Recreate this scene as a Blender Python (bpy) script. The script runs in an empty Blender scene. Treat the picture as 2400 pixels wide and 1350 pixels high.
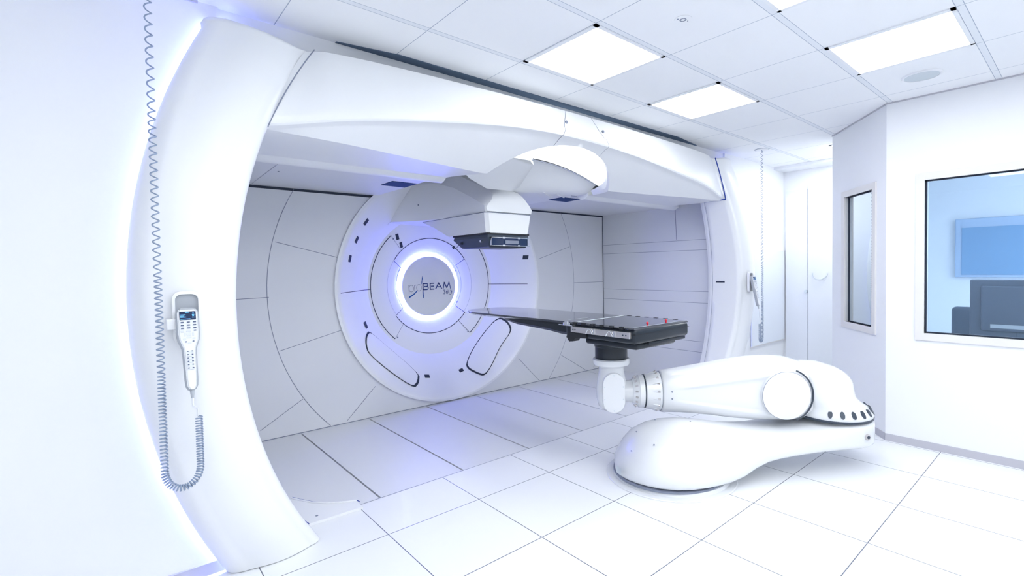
import bpy, bmesh, math, random
from mathutils import Vector, Matrix
PI = math.pi
C = bpy.context.scene.collection
H = 2.742          # ceiling height
EYE = 1.4533
X0, Z0 = 2.86, 1.28   # gantry axis

# ------------------------------------------------------------------ materials
def mat(name, col, rough=.5, metal=0., emit=None, es=0., coat=0., spec=.5):
    m = bpy.data.materials.new(name); m.use_nodes = True
    b = m.node_tree.nodes['Principled BSDF']
    b.inputs['Base Color'].default_value = (*col, 1)
    b.inputs['Roughness'].default_value = rough
    b.inputs['Metallic'].default_value = metal
    b.inputs['Specular IOR Level'].default_value = spec
    if coat: b.inputs['Coat Weight'].default_value = coat; b.inputs['Coat Roughness'].default_value = .08
    if emit: b.inputs['Emission Color'].default_value = (*emit, 1); b.inputs['Emission Strength'].default_value = es
    return m
def noisy(m, c1, c2, scale=3., bump=0.):
    nt = m.node_tree; b = nt.nodes['Principled BSDF']
    tc = nt.nodes.new('ShaderNodeTexCoord'); n = nt.nodes.new('ShaderNodeTexNoise')
    n.inputs['Scale'].default_value = scale; n.inputs['Detail'].default_value = 3
    r = nt.nodes.new('ShaderNodeMix'); r.data_type = 'RGBA'
    r.inputs[6].default_value = (*c1, 1); r.inputs[7].default_value = (*c2, 1)
    nt.links.new(tc.outputs['Object'], n.inputs['Vector']); nt.links.new(n.outputs['Fac'], r.inputs[0])
    nt.links.new(r.outputs[2], b.inputs['Base Color'])
    if bump:
        bp = nt.nodes.new('ShaderNodeBump'); bp.inputs['Strength'].default_value = bump; bp.inputs['Distance'].default_value = .002
        n2 = nt.nodes.new('ShaderNodeTexNoise'); n2.inputs['Scale'].default_value = 300
        nt.links.new(tc.outputs['Object'], n2.inputs['Vector'])
        nt.links.new(n2.outputs['Fac'], bp.inputs['Height']); nt.links.new(bp.outputs['Normal'], b.inputs['Normal'])
    return m
M = {}
M['cover'] = noisy(mat('white_cover_shell', (.86, .88, .90), .32), (.84, .86, .88), (.86, .875, .89), 2)
M['robot'] = noisy(mat('white_robot_paint', (.88, .90, .92), .25, coat=.3), (.78, .80, .825), (.79, .81, .835), 2)
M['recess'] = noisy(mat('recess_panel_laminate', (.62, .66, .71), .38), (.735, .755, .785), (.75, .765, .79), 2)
M['paint'] = noisy(mat('wall_paint', (.84, .87, .91), .6), (.84, .86, .885), (.855, .87, .895), 1.5, .05)
M['gapwall'] = mat('shadow_gap_grey', (.20, .25, .34), .7)
M['ceilingshade'] = mat('painted_ceiling_shade', (.12, .17, .25), .8, spec=.1)  # shade put into the colour of a ceiling strip
M['sensorblue'] = mat('blue_sensor_window', (.02, .05, .16), .7, spec=.15)
M['door'] = mat('door_paint', (.80, .83, .87), .4)
M['seam'] = mat('dark_seam', (.015, .025, .05), .6)
M['thin'] = mat('grey_seam', (.22, .25, .33), .6)
M['black'] = noisy(mat('black_gloss', (.012, .018, .026), .30, spec=.35), (.010, .016, .024), (.016, .022, .032), 6)
M['carbon'] = noisy(mat('carbon_top', (.02, .025, .04), .12, coat=.8), (.016, .02, .034), (.024, .03, .046), 30)
M['blackmat'] = mat('black_rubber', (.012, .014, .018), .5)
M['dark'] = mat('dark_grey_housing', (.035, .05, .075), .4)
M['steel'] = mat('brushed_steel', (.62, .60, .60), .3, .85)
M['chrome'] = mat('chrome', (.8, .82, .85), .12, 1.)
M['red'] = mat('red_knob', (.55, .01, .03), .3)
M['frame'] = mat('cream_window_frame', (.74, .73, .72), .5)
M['base'] = mat('grey_baseboard', (.50, .50, .55), .5)
M['cord'] = mat('grey_coil_cord', (.26, .33, .45), .35)
M['hand'] = mat('pendant_white', (.78, .80, .83), .35)
M['handedge'] = mat('pendant_grey', (.42, .45, .49), .4)
M['button'] = mat('pendant_button', (.66, .70, .76), .4)
M['buttondark'] = mat('pendant_button_mark', (.05, .08, .16), .4)
M['screen'] = mat('pendant_screen', (.005, .01, .03), .1, emit=(.01, .03, .10), es=.5)
M['screenui'] = mat('pendant_screen_text', (.1, .4, .9), .2, emit=(.15, .5, 1), es=1.0)
M['navy'] = mat('logo_navy', (.025, .05, .22), .4)
M['blue'] = mat('logo_blue', (.0, .08, .36), .4)
M['bluegap'] = mat('blue_joint', (.01, .05, .35), .4)
M['wallscreen'] = mat('blue_wall_screen', (.19, .37, .60), .3)
M['screenframe'] = mat('pale_screen_frame', (.40, .54, .74), .4)
M['ctrl'] = mat('control_room_paint', (.77, .83, .90), .6)
M['ctrldark'] = mat('monitor_grey', (.13, .17, .23), .5)
M['chair'] = mat('chair_fabric', (.10, .14, .20), .8)
M['grille'] = mat('speaker_grille', (.60, .66, .70), .5)
M['board'] = mat('glass_board', (.78, .83, .90), .12, coat=.5)
def emis(name, col, s):
    m = bpy.data.materials.new(name); m.use_nodes = True; nt = m.node_tree
    nt.nodes.clear(); e = nt.nodes.new('ShaderNodeEmission'); o = nt.nodes.new('ShaderNodeOutputMaterial')
    e.inputs[0].default_value = (*col, 1); e.inputs[1].default_value = s; nt.links.new(e.outputs[0], o.inputs[0]); return m
M['lamp'] = emis('ceiling_lamp_diffuser', (.955, .975, 1), 9.0)
M['lampadded'] = emis('alcove_added_emitter', (.95, .975, 1), 95.0)  # strong emitter for the unseen panel added to brighten the alcove
M['archlamp'] = emis('arch_lamp_diffuser', (.9, .95, 1), 1.7)
M['ring'] = emis('ring_light', (.10, .12, 1), 18.0)
M['led'] = emis('blue_led_strip', (.26, .31, 1), 42.0)
M['ledright'] = emis('blue_led_strip_dim', (.20, .24, 1), 9.0)
M['ctrladded'] = emis('control_room_added_emitter', (.86, .94, 1), 21.0)
def glass(name, tint, refl):
    m = bpy.data.materials.new(name); m.use_nodes = True; nt = m.node_tree; nt.nodes.clear()
    t = nt.nodes.new('ShaderNodeBsdfTransparent'); t.inputs[0].default_value = (*tint, 1)
    g = nt.nodes.new('ShaderNodeBsdfGlossy'); g.inputs['Roughness'].default_value = .0
    g.inputs[0].default_value = (.85, .93, 1, 1)
    f = nt.nodes.new('ShaderNodeFresnel'); f.inputs[0].default_value = refl
    mx = nt.nodes.new('ShaderNodeMixShader'); o = nt.nodes.new('ShaderNodeOutputMaterial')
    nt.links.new(f.outputs[0], mx.inputs[0]); nt.links.new(t.outputs[0], mx.inputs[1]); nt.links.new(g.outputs[0], mx.inputs[2])
    nt.links.new(mx.outputs[0], o.inputs[0]); return m
M['glass'] = glass('window_glass', (.88, .93, .98), 1.45)
M['glassn'] = glass('leaded_glass', (.70, .82, .88), 14.0)

def grid_material(name, c, lc, ox, oy, step, wx, wy, rough, band=0., bandc=None, coat=0.):
    """flat surface with seam lines at x=ox+k*step (width wx) and y=oy+k*step (width wy)"""
    m = mat(name, c, rough, coat=coat); nt = m.node_tree; b = nt.nodes['Principled BSDF']
    tc = nt.nodes.new('ShaderNodeTexCoord'); sp = nt.nodes.new('ShaderNodeSeparateXYZ')
    nt.links.new(tc.outputs['Object'], sp.inputs[0])
    def mth(op, a, v=None, v2=None):
        n = nt.nodes.new('ShaderNodeMath'); n.operation = op
        for i, q in enumerate((a, v, v2)):
            if q is None: continue
            if isinstance(q, (int, float)): n.inputs[i].default_value = q
            else: nt.links.new(q, n.inputs[i])
        return n.outputs[0]
    def dist(sock, off):   # distance to the nearest line
        a = mth('SUBTRACT', sock, off - step/2); a = mth('FLOORED_MODULO', a, step); a = mth('SUBTRACT', a, step/2); return mth('ABSOLUTE', a)
    dx = dist(sp.outputs[0], ox); dy = dist(sp.outputs[1], oy)
    lx = mth('LESS_THAN', dx, wx/2)
    if band:
        d2 = mth('ABSOLUTE', mth('SUBTRACT', dy, band/2)); ly = mth('LESS_THAN', d2, wy/2)
    else: ly = mth('LESS_THAN', dy, wy/2)
    ln = mth('MAXIMUM', lx, ly)
    n = nt.nodes.new('ShaderNodeTexNoise'); n.inputs['Scale'].default_value = 1.2
    nt.links.new(tc.outputs['Object'], n.inputs['Vector'])
    m0 = nt.nodes.new('ShaderNodeMix'); m0.data_type = 'RGBA'
    m0.inputs[6].default_value = (*[q*.985 for q in c], 1); m0.inputs[7].default_value = (*[min(1, q*1.015) for q in c], 1)
    nt.links.new(n.outputs['Fac'], m0.inputs[0]); cur = m0.outputs[2]
    if band:
        bm_ = mth('LESS_THAN', dy, band/2)
        m2 = nt.nodes.new('ShaderNodeMix'); m2.data_type = 'RGBA'; m2.inputs[7].default_value = (*bandc, 1)
        nt.links.new(bm_, m2.inputs[0]); nt.links.new(cur, m2.inputs[6]); cur = m2.outputs[2]
    m1 = nt.nodes.new('ShaderNodeMix'); m1.data_type = 'RGBA'; m1.inputs[7].default_value = (*lc, 1)
    nt.links.new(ln, m1.inputs[0]); nt.links.new(cur, m1.inputs[6]); nt.links.new(m1.outputs[2], b.inputs['Base Color'])
    return m
M['floor'] = grid_material('floor_tiles', (.84, .86, .885), (.12, .14, .19), 1.12, .77, .6, .0050, .0050, .28, coat=.15)
M['ceiling'] = grid_material('ceiling_tiles', (.90, .915, .935), (.36, .42, .52), 1.966-.636, 1.103, .6395, .004, .003, .75, .035, (.82, .85, .89))

# ------------------------------------------------------------------ mesh helpers
def new(): return bmesh.new()
SPLIT = {'star_mark', 'screw', 'screw_hole', 'index_strip', 'label_plate', 'sensor_slot', 'joint_line', 'rib', 'index_notch', 'flange_bolt', 'rail_clip', 'snout_rail', 'latch', 'edge_trim', 'blue_edge', 'nozzle_seam', 'rail', 'vent_slat', 'lens', 'drive_box'}
def link(name, bm, mats, parent=None, smooth=False, ang=35, recalc=True):
    if name in SPLIT:
        bm.verts.ensure_lookup_table(); bm.verts.index_update(); seen = set(); isl = []
        for v in bm.verts:
            if v in seen: continue
            st = [v]; seen.add(v); cur = []
            while st:
                q = st.pop(); cur.append(q)
                for e in q.link_edges:
                    o = e.other_vert(q)
                    if o not in seen: seen.add(o); st.append(o)
            isl.append(cur)
        if len(isl) > 1:
            out = None
            for cur in isl:
                b2 = bmesh.new(); mp = {v: b2.verts.new(v.co) for v in cur}
                for f in {f for v in cur for f in v.link_faces}:
                    b2.faces.new([mp[v] for v in f.verts]).material_index = f.material_index
                out = link1(name, b2, mats, parent, smooth, ang, recalc)
            bm.free(); return out
    return link1(name, bm, mats, parent, smooth, ang, recalc)
def link1(name, bm, mats, parent=None, smooth=False, ang=35, recalc=True):
    if recalc: bmesh.ops.recalc_face_normals(bm, faces=bm.faces)
    me = bpy.data.meshes.new(name); bm.to_mesh(me); bm.free()
    if not isinstance(mats, (list, tuple)): mats = [mats]
    for k in mats: me.materials.append(M[k])
    if smooth:
        me.polygons.foreach_set('use_smooth', [True]*len(me.polygons))
        if ang < 180: me.set_sharp_from_angle(angle=math.radians(ang))
    o = bpy.data.objects.new(name, me); C.objects.link(o)
    if parent: 
        o.parent = parent
        p = parent; off = Vector((0,0,0))
        while p: off += p.location; p = p.parent
        me.transform(Matrix.Translation(-off))
    return o
def thing(name, label, cat, loc=(0,0,0), group=None):
    o = bpy.data.objects.new(name, None); C.objects.link(o); o.location = loc; o.empty_display_size = .1
    o['label'] = label; o['category'] = cat
    if group: o['group'] = group
    return o
def tag(o, label, cat, group=None):
    o['label'] = label; o['category'] = cat
    if group: o['group'] = group
    return o
def struct(o): o['kind'] = 'structure'; return o
def box(bm, x0, y0, z0, x1, y1, z1, mi=0, bev=0., seg=2):
    r = bmesh.ops.create_cube(bm, size=1)
    vs = r['verts']
    for v in vs: v.co = Vector(((x0+x1)/2+v.co.x*(x1-x0), (y0+y1)/2+v.co.y*(y1-y0), (z0+z1)/2+v.co.z*(z1-z0)))
    fs = {f for v in vs for f in v.link_faces}
    for f in fs: f.material_index = mi
    if bev:
        es = {e for v in vs for e in v.link_edges}
        rr = bmesh.ops.bevel(bm, geom=list(es), offset=bev, segments=seg, profile=.5, affect='EDGES')
        for f in rr['faces']: f.material_index = mi
        vs = list({v for f in rr['faces'] for v in f.verts} | {v for v in vs if v.is_valid})
    return vs
def cyl(bm, p0, p1, r0, r1=None, n=32, mi=0, caps=True):
    p0 = Vector(p0); p1 = Vector(p1); r1 = r0 if r1 is None else r1
    d = (p1-p0).normalized(); a = d.orthogonal().normalized(); b = d.cross(a)
    A = [bm.verts.new(p0+(a*math.cos(t)+b*math.sin(t))*r0) for t in [2*PI*k/n for k in range(n)]]
    B = [bm.verts.new(p1+(a*math.cos(t)+b*math.sin(t))*r1) for t in [2*PI*k/n for k in range(n)]]
    for k in range(n):
        f = bm.faces.new((A[k], A[(k+1)%n], B[(k+1)%n], B[k])); f.material_index = mi
    if caps:
        bm.faces.new(A[::-1]).material_index = mi; bm.faces.new(B).material_index = mi
    return A+B
def lathe(bm, c, prof, n=48, mi=0, axis='z'):
    """prof: list of (r, h) ; revolve about the axis through c"""
    rings = []
    for r, h in prof:
        ring = []
        for k in range(n):
            t = 2*PI*k/n; u, v = r*math.cos(t), r*math.sin(t)
            p = {'z': (u, v, h), 'y': (u, h, v), 'x': (h, u, v)}[axis]
            ring.append(bm.verts.new(Vector(c)+Vector(p)))
        rings.append(ring)
    for A, B in zip(rings, rings[1:]):
        for k in range(n): bm.faces.new((A[k], A[(k+1)%n], B[(k+1)%n], B[k])).material_index = mi
    return rings
def loft(bm, secs, closed=True, caps=True, mi=0):
    R = [[bm.verts.new(p) for p in s] for s in secs]; n = len(R[0])
    for A, B in zip(R, R[1:]):
        for k in range(n if closed else n-1):
            bm.faces.new((A[k], A[(k+1)%n], B[(k+1)%n], B[k])).material_index = mi
    if closed and caps:
        bm.faces.new(R[0][::-1]).material_index = mi; bm.faces.new(R[-1]).material_index = mi
    return R
def strip(bm, pts, w, nrm, mi=1, off=.0015):
    """flat ribbon along pts; nrm: normal (vector or function of point)"""
    pts = [Vector(p) for p in pts]; L = []
    for i, p in enumerate(pts):
        t = (pts[min(i+1, len(pts)-1)]-pts[max(i-1, 0)]).normalized()
        n = Vector(nrm(p) if callable(nrm) else nrm).normalized(); s = t.cross(n).normalized()*w/2
        L.append((bm.verts.new(p+n*off-s), bm.verts.new(p+n*off+s)))
    for a, b in zip(L, L[1:]): bm.faces.new((a[0], a[1], b[1], b[0])).material_index = mi
def tube(bm, pts, r, n=6, mi=0):
    pts = [Vector(p) for p in pts]; rings = []; up = None
    for i, p in enumerate(pts):
        t = (pts[min(i+1, len(pts)-1)]-pts[max(i-1, 0)]).normalized()
        if up is None: up = t.orthogonal().normalized()
        a = (up-t*up.dot(t)).normalized(); up = a; b = t.cross(a)
        rr = r[i] if isinstance(r, (list, tuple)) else r
        rings.append([bm.verts.new(p+(a*math.cos(2*PI*k/n)+b*math.sin(2*PI*k/n))*rr) for k in range(n)])
    for A, B in zip(rings, rings[1:]):
        for k in range(n): bm.faces.new((A[k], A[(k+1)%n], B[(k+1)%n], B[k])).material_index = mi
    bm.faces.new(rings[0][::-1]).material_index = mi; bm.faces.new(rings[-1]).material_index = mi
def prism(bm, poly, z0, z1, mi=0, fn=None):
    """extrude 2D polygon; fn maps (a,b,h)->3D"""
    fn = fn or (lambda a, b, h: (a, b, h))
    A = [bm.verts.new(fn(a, b, z0)) for a, b in poly]; B = [bm.verts.new(fn(a, b, z1)) for a, b in poly]
    n = len(poly)
    fs = [bm.faces.new(A[::-1]), bm.faces.new(B)]+[bm.faces.new((A[k], A[(k+1)%n], B[(k+1)%n], B[k])) for k in range(n)]
    for f in fs: f.material_index = mi
    return A+B
def interp(x, xs, ys):
    if x <= xs[0]: return ys[0]
    for a, b, c, d in zip(xs, xs[1:], ys, ys[1:]):
        if x <= b: return c+(d-c)*(x-a)/(b-a)
    return ys[-1]
def smoothi(x, xs, ys):
    """smooth (catmull-rom like) interpolation"""
    n = len(xs)
    if x <= xs[0]: return ys[0]
    if x >= xs[-1]: return ys[-1]
    i = max(k for k in range(n-1) if xs[k] <= x)
    def m(k):
        if k == 0: return (ys[1]-ys[0])/(xs[1]-xs[0])
        if k == n-1: return (ys[-1]-ys[-2])/(xs[-1]-xs[-2])
        return (ys[k+1]-ys[k-1])/(xs[k+1]-xs[k-1])
    h = xs[i+1]-xs[i]; t = (x-xs[i])/h
    return (2*t**3-3*t**2+1)*ys[i]+(t**3-2*t**2+t)*h*m(i)+(-2*t**3+3*t**2)*ys[i+1]+(t**3-t**2)*h*m(i+1)
def rrect(w, h, r, n=6, cx=0, cy=0):
    P = []
    for sx, sy, a0 in ((1, 1, 0), (-1, 1, 90), (-1, -1, 180), (1, -1, 270)):
        for k in range(n+1):
            a = math.radians(a0+90*k/n); P.append((cx+sx*(w/2-r)+r*math.cos(a), cy+sy*(h/2-r)+r*math.sin(a)))
    return P

# ================================================================== ROOM SHELL
XR, XE, YF = 4.752, 6.94, 2.83           # right wall, end wall, front wall
ca, cb = (4.755, 1.13), (5.50, 1.765)    # angled wall
bm = new(); box(bm, -2.2, -3.2, -.12, 8.1, 3.02, 0); struct(link('floor', bm, 'floor'))
bm = new(); box(bm, -2.2, -3.2, H, 8.1, 3.4, H+.1); struct(link('ceiling', bm, 'ceiling'))
# front wall: left of the gantry and right of it, plus the strip over the opening
bm = new(); box(bm, -2.2, YF, 0, .44, YF+.15, H); struct(link('wall_front_left', bm, 'paint'))
bm = new(); box(bm, 5.34, YF, 0, XE+.1, YF+.15, H); struct(link('wall_front_right', bm, 'paint'))
bm = new(); box(bm, .44, YF+.02, 2.60, 5.34, YF+.15, H); struct(link('wall_front_top', bm, 'paint'))
bm = new(); box(bm, -2.2, -3.2, 0, -2.1, YF, H); struct(link('wall_left', bm, 'paint'))
bm = new(); box(bm, -2.2, -3.3, 0, 4.9, -3.2, H); struct(link('wall_back', bm, 'paint'))
# right wall with window opening
wy0, wy1, wz0, wz1 = -1.15, .878, .906, 2.09
bm = new()
box(bm, XR, -3.2, 0, XR+.12, wy0, H); box(bm, XR, wy1, 0, XR+.12, ca[1], H)
box(bm, XR, wy0, 0, XR+.12, wy1, wz0); box(bm, XR, wy0, wz1, XR+.12, wy1, H)
struct(link('wall_right', bm, 'paint'))
# angled wall with narrow window opening : local frame s along wall, t = outward (into the room)
A3 = Vector((ca[0], ca[1], 0)); B3 = Vector((cb[0], cb[1], 0)); SD = (B3-A3).normalized(); LN = (B3-A3).length
NR = Vector((-SD.y, SD.x, 0))    # points into the treatment room
def ang(s, t, z): return A3+SD*s+NR*t+Vector((0, 0, z))
def abox(bm, s0, s1, t0, t1, z0, z1, mi=0):
    vs = box(bm, 0, 0, 0, 1, 1, 1, mi)
    for v in vs: v.co = ang(s0+(s1-s0)*v.co.x, t0+(t1-t0)*v.co.y, z0+(z1-z0)*v.co.z)
n0, n1, nz0, nz1 = .200, .70, .905, 2.085
bm = new()
abox(bm, 0, n0, -.12, 0, 0, H); abox(bm, n1, LN, -.12, 0, 0, H)
abox(bm, n0, n1, -.12, 0, 0, nz0); abox(bm, n0, n1, -.12, 0, nz1, H)
struct(link('wall_angled', bm, 'paint'))
bm = new(); box(bm, cb[0], cb[1]-.12, 0, XE+.1, cb[1], H); struct(link('wall_alcove', bm, 'paint'))
bm = new(); box(bm, XE, cb[1], 0, XE+.12, YF+.15, H); struct(link('wall_end', bm, 'paint'))
# baseboards
bm = new(); box(bm, XR-.006, -3.2, 0, XR, ca[1], .058); struct(link('baseboard_right', bm, 'base'))
bm = new(); abox(bm, 0, LN, 0, .006, 0, .058); struct(link('baseboard_angled', bm, 'base'))
bm = new(); box(bm, -2.1, YF-.012, 0, .42, YF, .058); struct(link('baseboard_front', bm, 'base'))
bm = new(); box(bm, XE-.30, cb[1], H-.035, XE, YF, H-.0005); struct(link('trim_1', bm, 'paint'))
bm = new(); box(bm, -2.1, YF-.010, H-.012, .36, YF, H); struct(link('trim_2', bm, 'base'))
bm = new(); box(bm, XR-.008, -3.2, H-.010, XR, ca[1], H); struct(link('trim_3', bm, 'base'))
bm = new(); abox(bm, 0, LN, 0, .008, H-.010, H); struct(link('trim_4', bm, 'base'))

bm = new(); prism(bm, [(1.0, 2.83), (1.35, 2.765), (4.3, 2.765), (4.75, 2.83), (4.75, 2.845), (1.0, 2.845)], H-.004, H-.0004); struct(link('ceiling_shade_strip', bm, 'ceilingshade'))  # dark strip painted in place of the soft shade above the arch cover
# window 1 : the wide control room window
w = bpy.data.objects.new('window_1', None); C.objects.link(w); w.location = (XR, wy1, wz0); struct(w)
bm = new(); fw = .056
box(bm, XR-.014, wy1, wz0-fw, XR+.05, wy1+fw, wz1+fw); box(bm, XR-.014, wy0-fw, wz0-fw, XR+.05, wy0, wz1+fw)
box(bm, XR-.014, wy0, wz0-fw, XR+.05, wy1, wz0); box(bm, XR-.014, wy0, wz1, XR+.05, wy1, wz1+fw)
link('window_frame', bm, 'frame', w)
bm = new(); sw = .009
box(bm, XR+.014, wy1-sw, wz0, XR+.034, wy1, wz1); box(bm, XR+.014, wy0, wz0, XR+.034, wy0+sw, wz1)
box(bm, XR+.014, wy0, wz0, XR+.034, wy1, wz0+sw); box(bm, XR+.014, wy0, wz1-sw, XR+.034, wy1, wz1)
link('window_seal', bm, 'seam', w)
bm = new(); box(bm, XR+.024, wy0+.004, wz0+.004, XR+.030, wy1-.004, wz1-.004); link('window_pane', bm, 'glass', w)
# window 2 : the narrow window in the angled wall
w = bpy.data.objects.new('window_2', None); C.objects.link(w); w.location = ang(n0, 0, nz0); struct(w)
bm = new()
abox(bm, n0-fw, n0, -.03, .014, nz0-fw, nz1+fw); abox(bm, n1+.0, n1+fw, -.03, .014, nz0-fw, nz1+fw)
abox(bm, n0, n1, -.03, .014, nz0-fw, nz0); abox(bm, n0, n1, -.03, .014, nz1, nz1+fw)
link('window_frame', bm, 'frame', w)
bm = new()
abox(bm, n0, n0+.004, -.036, -.022, nz0, nz1); abox(bm, n1-.014, n1, -.036, -.022, nz0, nz1)
abox(bm, n0, n1, -.036, -.022, nz0, nz0+.008); abox(bm, n0, n1, -.036, -.022, nz1-.008, nz1)
link('window_seal', bm, 'seam', w)
bm = new(); abox(bm, n0+.003, n1-.003, -.033, -.028, nz0+.003, nz1-.003); link('window_pane', bm, 'glassn', w)

# control room behind the windows
bm = new()
box(bm, XR+.12, -3.2, 0, 8.0, -3.1, H); box(bm, 7.8, -3.2, 0, 7.9, cb[1]-.12, H); box(bm, 5.5, cb[1]-.14, 0, 7.8, cb[1]-.12, H)
struct(link('wall_control_room', bm, 'ctrl'))
l = thing('control_room_added_light', 'unseen square light panel added to light the control room behind the wide window', 'ceiling light', (6.0, -1.8, H))
bm = new(); box(bm, 5.6, -2.4, H-.012, 6.8, -1.2, H-.002); link('diffuser', bm, 'ctrladded', l)  # kept out of view, added to light the control room
bm = new(); box(bm, 5.57, -2.43, H-.010, 6.83, -1.17, H-.001); link('frame', bm, 'paint', l)
ws = thing('wall_screen', 'large pale blue framed screen on the far wall of the control room', 'screen', (7.8, .2, 1.26))
bm = new(); box(bm, 7.76, -1.0, 1.27, 7.80, 1.138, 1.975, 0, .01); link('frame', bm, 'screenframe', ws)
bm = new(); box(bm, 7.755, -.94, 1.30, 7.765, 1.075, 1.865); link('display', bm, 'wallscreen', ws)
dk = thing('control_desk', 'desk inside the control room carrying the grey monitor', 'desk', (5.3, .1, 0))
bm = new(); box(bm, 5.0, -1.2, .70, 5.7, .95, .735, 0, .005); link('worktop', bm, 'frame', dk)
for y in (-1.1, .85):
    bm = new(); box(bm, 5.05, y, 0, 5.65, y+.04, .70); link('leg', bm, 'frame', dk)
mo = thing('computer_monitor', 'dark grey monitor seen from behind through the wide window', 'monitor', (5.3, .35, .735))
bm = new(); box(bm, 5.29, -.02, .83, 5.33, .68, 1.31, 0, .012)
vs = box(bm, 5.262, .03, .90, 5.292, .61, 1.26, 0, .012)
link('housing', bm, 'ctrldark', mo)
bm = new(); box(bm, 5.259, .10, .925, 5.263, .20, .965); box(bm, 5.259, .33, .925, 5.263, .55, .955); link('label_plate', bm, 'grille', mo)
bm = new()
for k in range(4): box(bm, 5.259, .08, 1.20+.010*k, 5.262, .26, 1.204+.010*k)
link('vent', bm, 'blackmat', mo)
bm = new(); box(bm, 5.285, .26, .745, 5.315, .40, .95, 0, .005); box(bm, 5.22, .18, .735, 5.42, .48, .748, 0, .004); link('stand', bm, 'ctrldark', mo)
ch = thing('office_chair', 'dark office chair back beside the monitor in the control room', 'chair', (5.75, .75, 0))
bm = new(); box(bm, 5.82, .52, .58, 5.90, .88, 1.045, 0, .04, 4); link('backrest', bm, 'chair', ch, True)
bm = new(); box(bm, 5.86, .52, .44, 6.32, .98, .52, 0, .03, 3); link('seat', bm, 'chair', ch, True)
bm = new(); cyl(bm, (6.08, .75, .06), (6.08, .75, .44), .03); box(bm, 5.84, .72, .46, 5.87, .78, .60); link('column', bm, 'blackmat', ch)
bm = new()
for k in range(5):
    a = 2*PI*k/5; cyl(bm, (6.08, .75, .08), (6.08+.28*math.cos(a), .75+.28*math.sin(a), .05), .02, .015, 10)
    cyl(bm, (6.08+.28*math.cos(a), .73+.28*math.sin(a), .027), (6.08+.28*math.cos(a), .77+.28*math.sin(a), .027), .027, n=14)
link('base', bm, 'blackmat', ch)

# door in the end wall
d = bpy.data.objects.new('door_1', None); C.objects.link(d); d.location = (XE, 2.5, 0); struct(d)
bm = new(); box(bm, XE-.02, 2.515, .01, XE-.001, 2.795, 2.445); link('door_leaf', bm, 'door', d)
bm = new(); box(bm, XE-.032, 1.80, .01, XE-.001, 2.505, 2.48); link('door_leaf', bm, 'door', d)
bm = new(); box(bm, XE-.014, 2.503, .01, XE-.006, 2.517, 2.445); link('door_gap', bm, 'thin', d)
bm = new(); tube(bm, [(XE-.034-.035*math.sin(PI*k/16), 2.36+.085*math.cos(PI*k/16), 1.34-.085*math.sin(PI*k/16)) for k in range(17)], .006, 8); link('door_handle', bm, 'grille', d)
bm = new(); cyl(bm, (XE-.05, 2.53, 1.10), (XE-.02, 2.53, 1.10), .02, n=20); link('door_lock', bm, 'grille', d)
bd = thing('wall_board', 'pale blank glossy board on the front wall right of the gantry', 'board', (6.4, YF, .43))
bm = new(); box(bm, 5.95, YF-.022, .445, XE-.02, YF-.006, 1.635, 0, .002); link('panel', bm, 'board', bd)
bm = new(); box(bm, 5.94, YF-.018, .430, XE-.012, YF-.001, .446); box(bm, 5.94, YF-.018, 1.634, XE-.012, YF-.001, 1.65); link('rail', bm, 'frame', bd)

# ceiling fixtures
def ceiling_light(x0, y0, label, x1=None, y1=None, lm='lamp'):
    x1 = x1 or x0+.636; y1 = y1 or y0+.6395
    l = thing('ceiling_light', label, 'ceiling light', ((x0+x1)/2, (y0+y1)/2, H), 'square flush ceiling lights')
    bm = new(); f = .034; g = .004
    for a in ((x0+g, y0+.018, x1-g, y0+.018+f-.014), (x0+g, y1-.018-f+.014, x1-g, y1-.018), (x0+g, y0+.018, x0+f, y1-.018), (x1-f+.010, y0+.018, x1-g, y1-.018)):
        box(bm, a[0], a[1], H-.007, a[2], a[3], H-.0003)
    link('frame', bm, 'paint', l)
    bm = new(); box(bm, x0+f, y0+.038, H-.005, x1-f+.010, y1-.038, H-.0005); link('diffuser', bm, lm, l)
qx = [1.330+.636*k for k in range(-4, 10)]; py = [2.382-.6395*k for k in range(0, 9)]
ceiling_light(qx[5], py[1], 'leftmost square ceiling light, above the middle of the white arch')
ceiling_light(qx[7], py[1], 'square ceiling light that looks smallest, closest to the right pillar')
ceiling_light(qx[7], py[3], 'square ceiling light beside the round ceiling speaker')
ceiling_light(qx[5], py[3], 'square ceiling light cut off by the top edge of the photo')
for i, j in ((3, 3), (1, 3), (3, 5), (5, 5), (7, 5), (1, 5), (1, 7), (3, 7), (5, 7), (7, 7)):  # extra lights out of view, added for overall brightness
    ceiling_light(qx[i], py[j], 'unseen square ceiling light added behind the camera to brighten the room')
ceiling_light(5.90, 1.78, 'unseen light panel added behind the edge of the angled wall to brighten the alcove', 6.6, 1.95, 'lampadded')  # added where the camera cannot see it, brightens the alcove
sp = thing('ceiling_speaker', 'round grey speaker set in a ceiling tile beside the wall', 'speaker', (4.24, .805, H))
bm = new(); cyl(bm, (4.24, .805, H-.006), (4.24, .805, H-.0005), .100, n=48); link('grille', bm, 'grille', sp)
bm = new(); lathe(bm, (4.24, .805, H), [(.100, -.0005), (.100, -.009), (.110, -.009), (.116, -.0005)]); link('rim', bm, 'paint', sp, True)
sn = thing('ceiling_sensor', 'small flush sensor plate with dark dots in a ceiling tile', 'sensor', (2.29, 1.44, H))
bm = new(); cyl(bm, (2.29, 1.44, H-.003), (2.29, 1.44, H-.0005), .045, n=32); link('plate', bm, 'ceiling', sn)
bm = new()
lathe(bm, (2.29, 1.44, H), [(.011, -.0035), (.014, -.0045), (.018, -.0035)], 24)
cyl(bm, (2.262, 1.453, H-.005), (2.262, 1.453, H-.003), .004, n=10); cyl(bm, (2.318, 1.43, H-.005), (2.318, 1.43, H-.003), .003, n=10)
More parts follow.
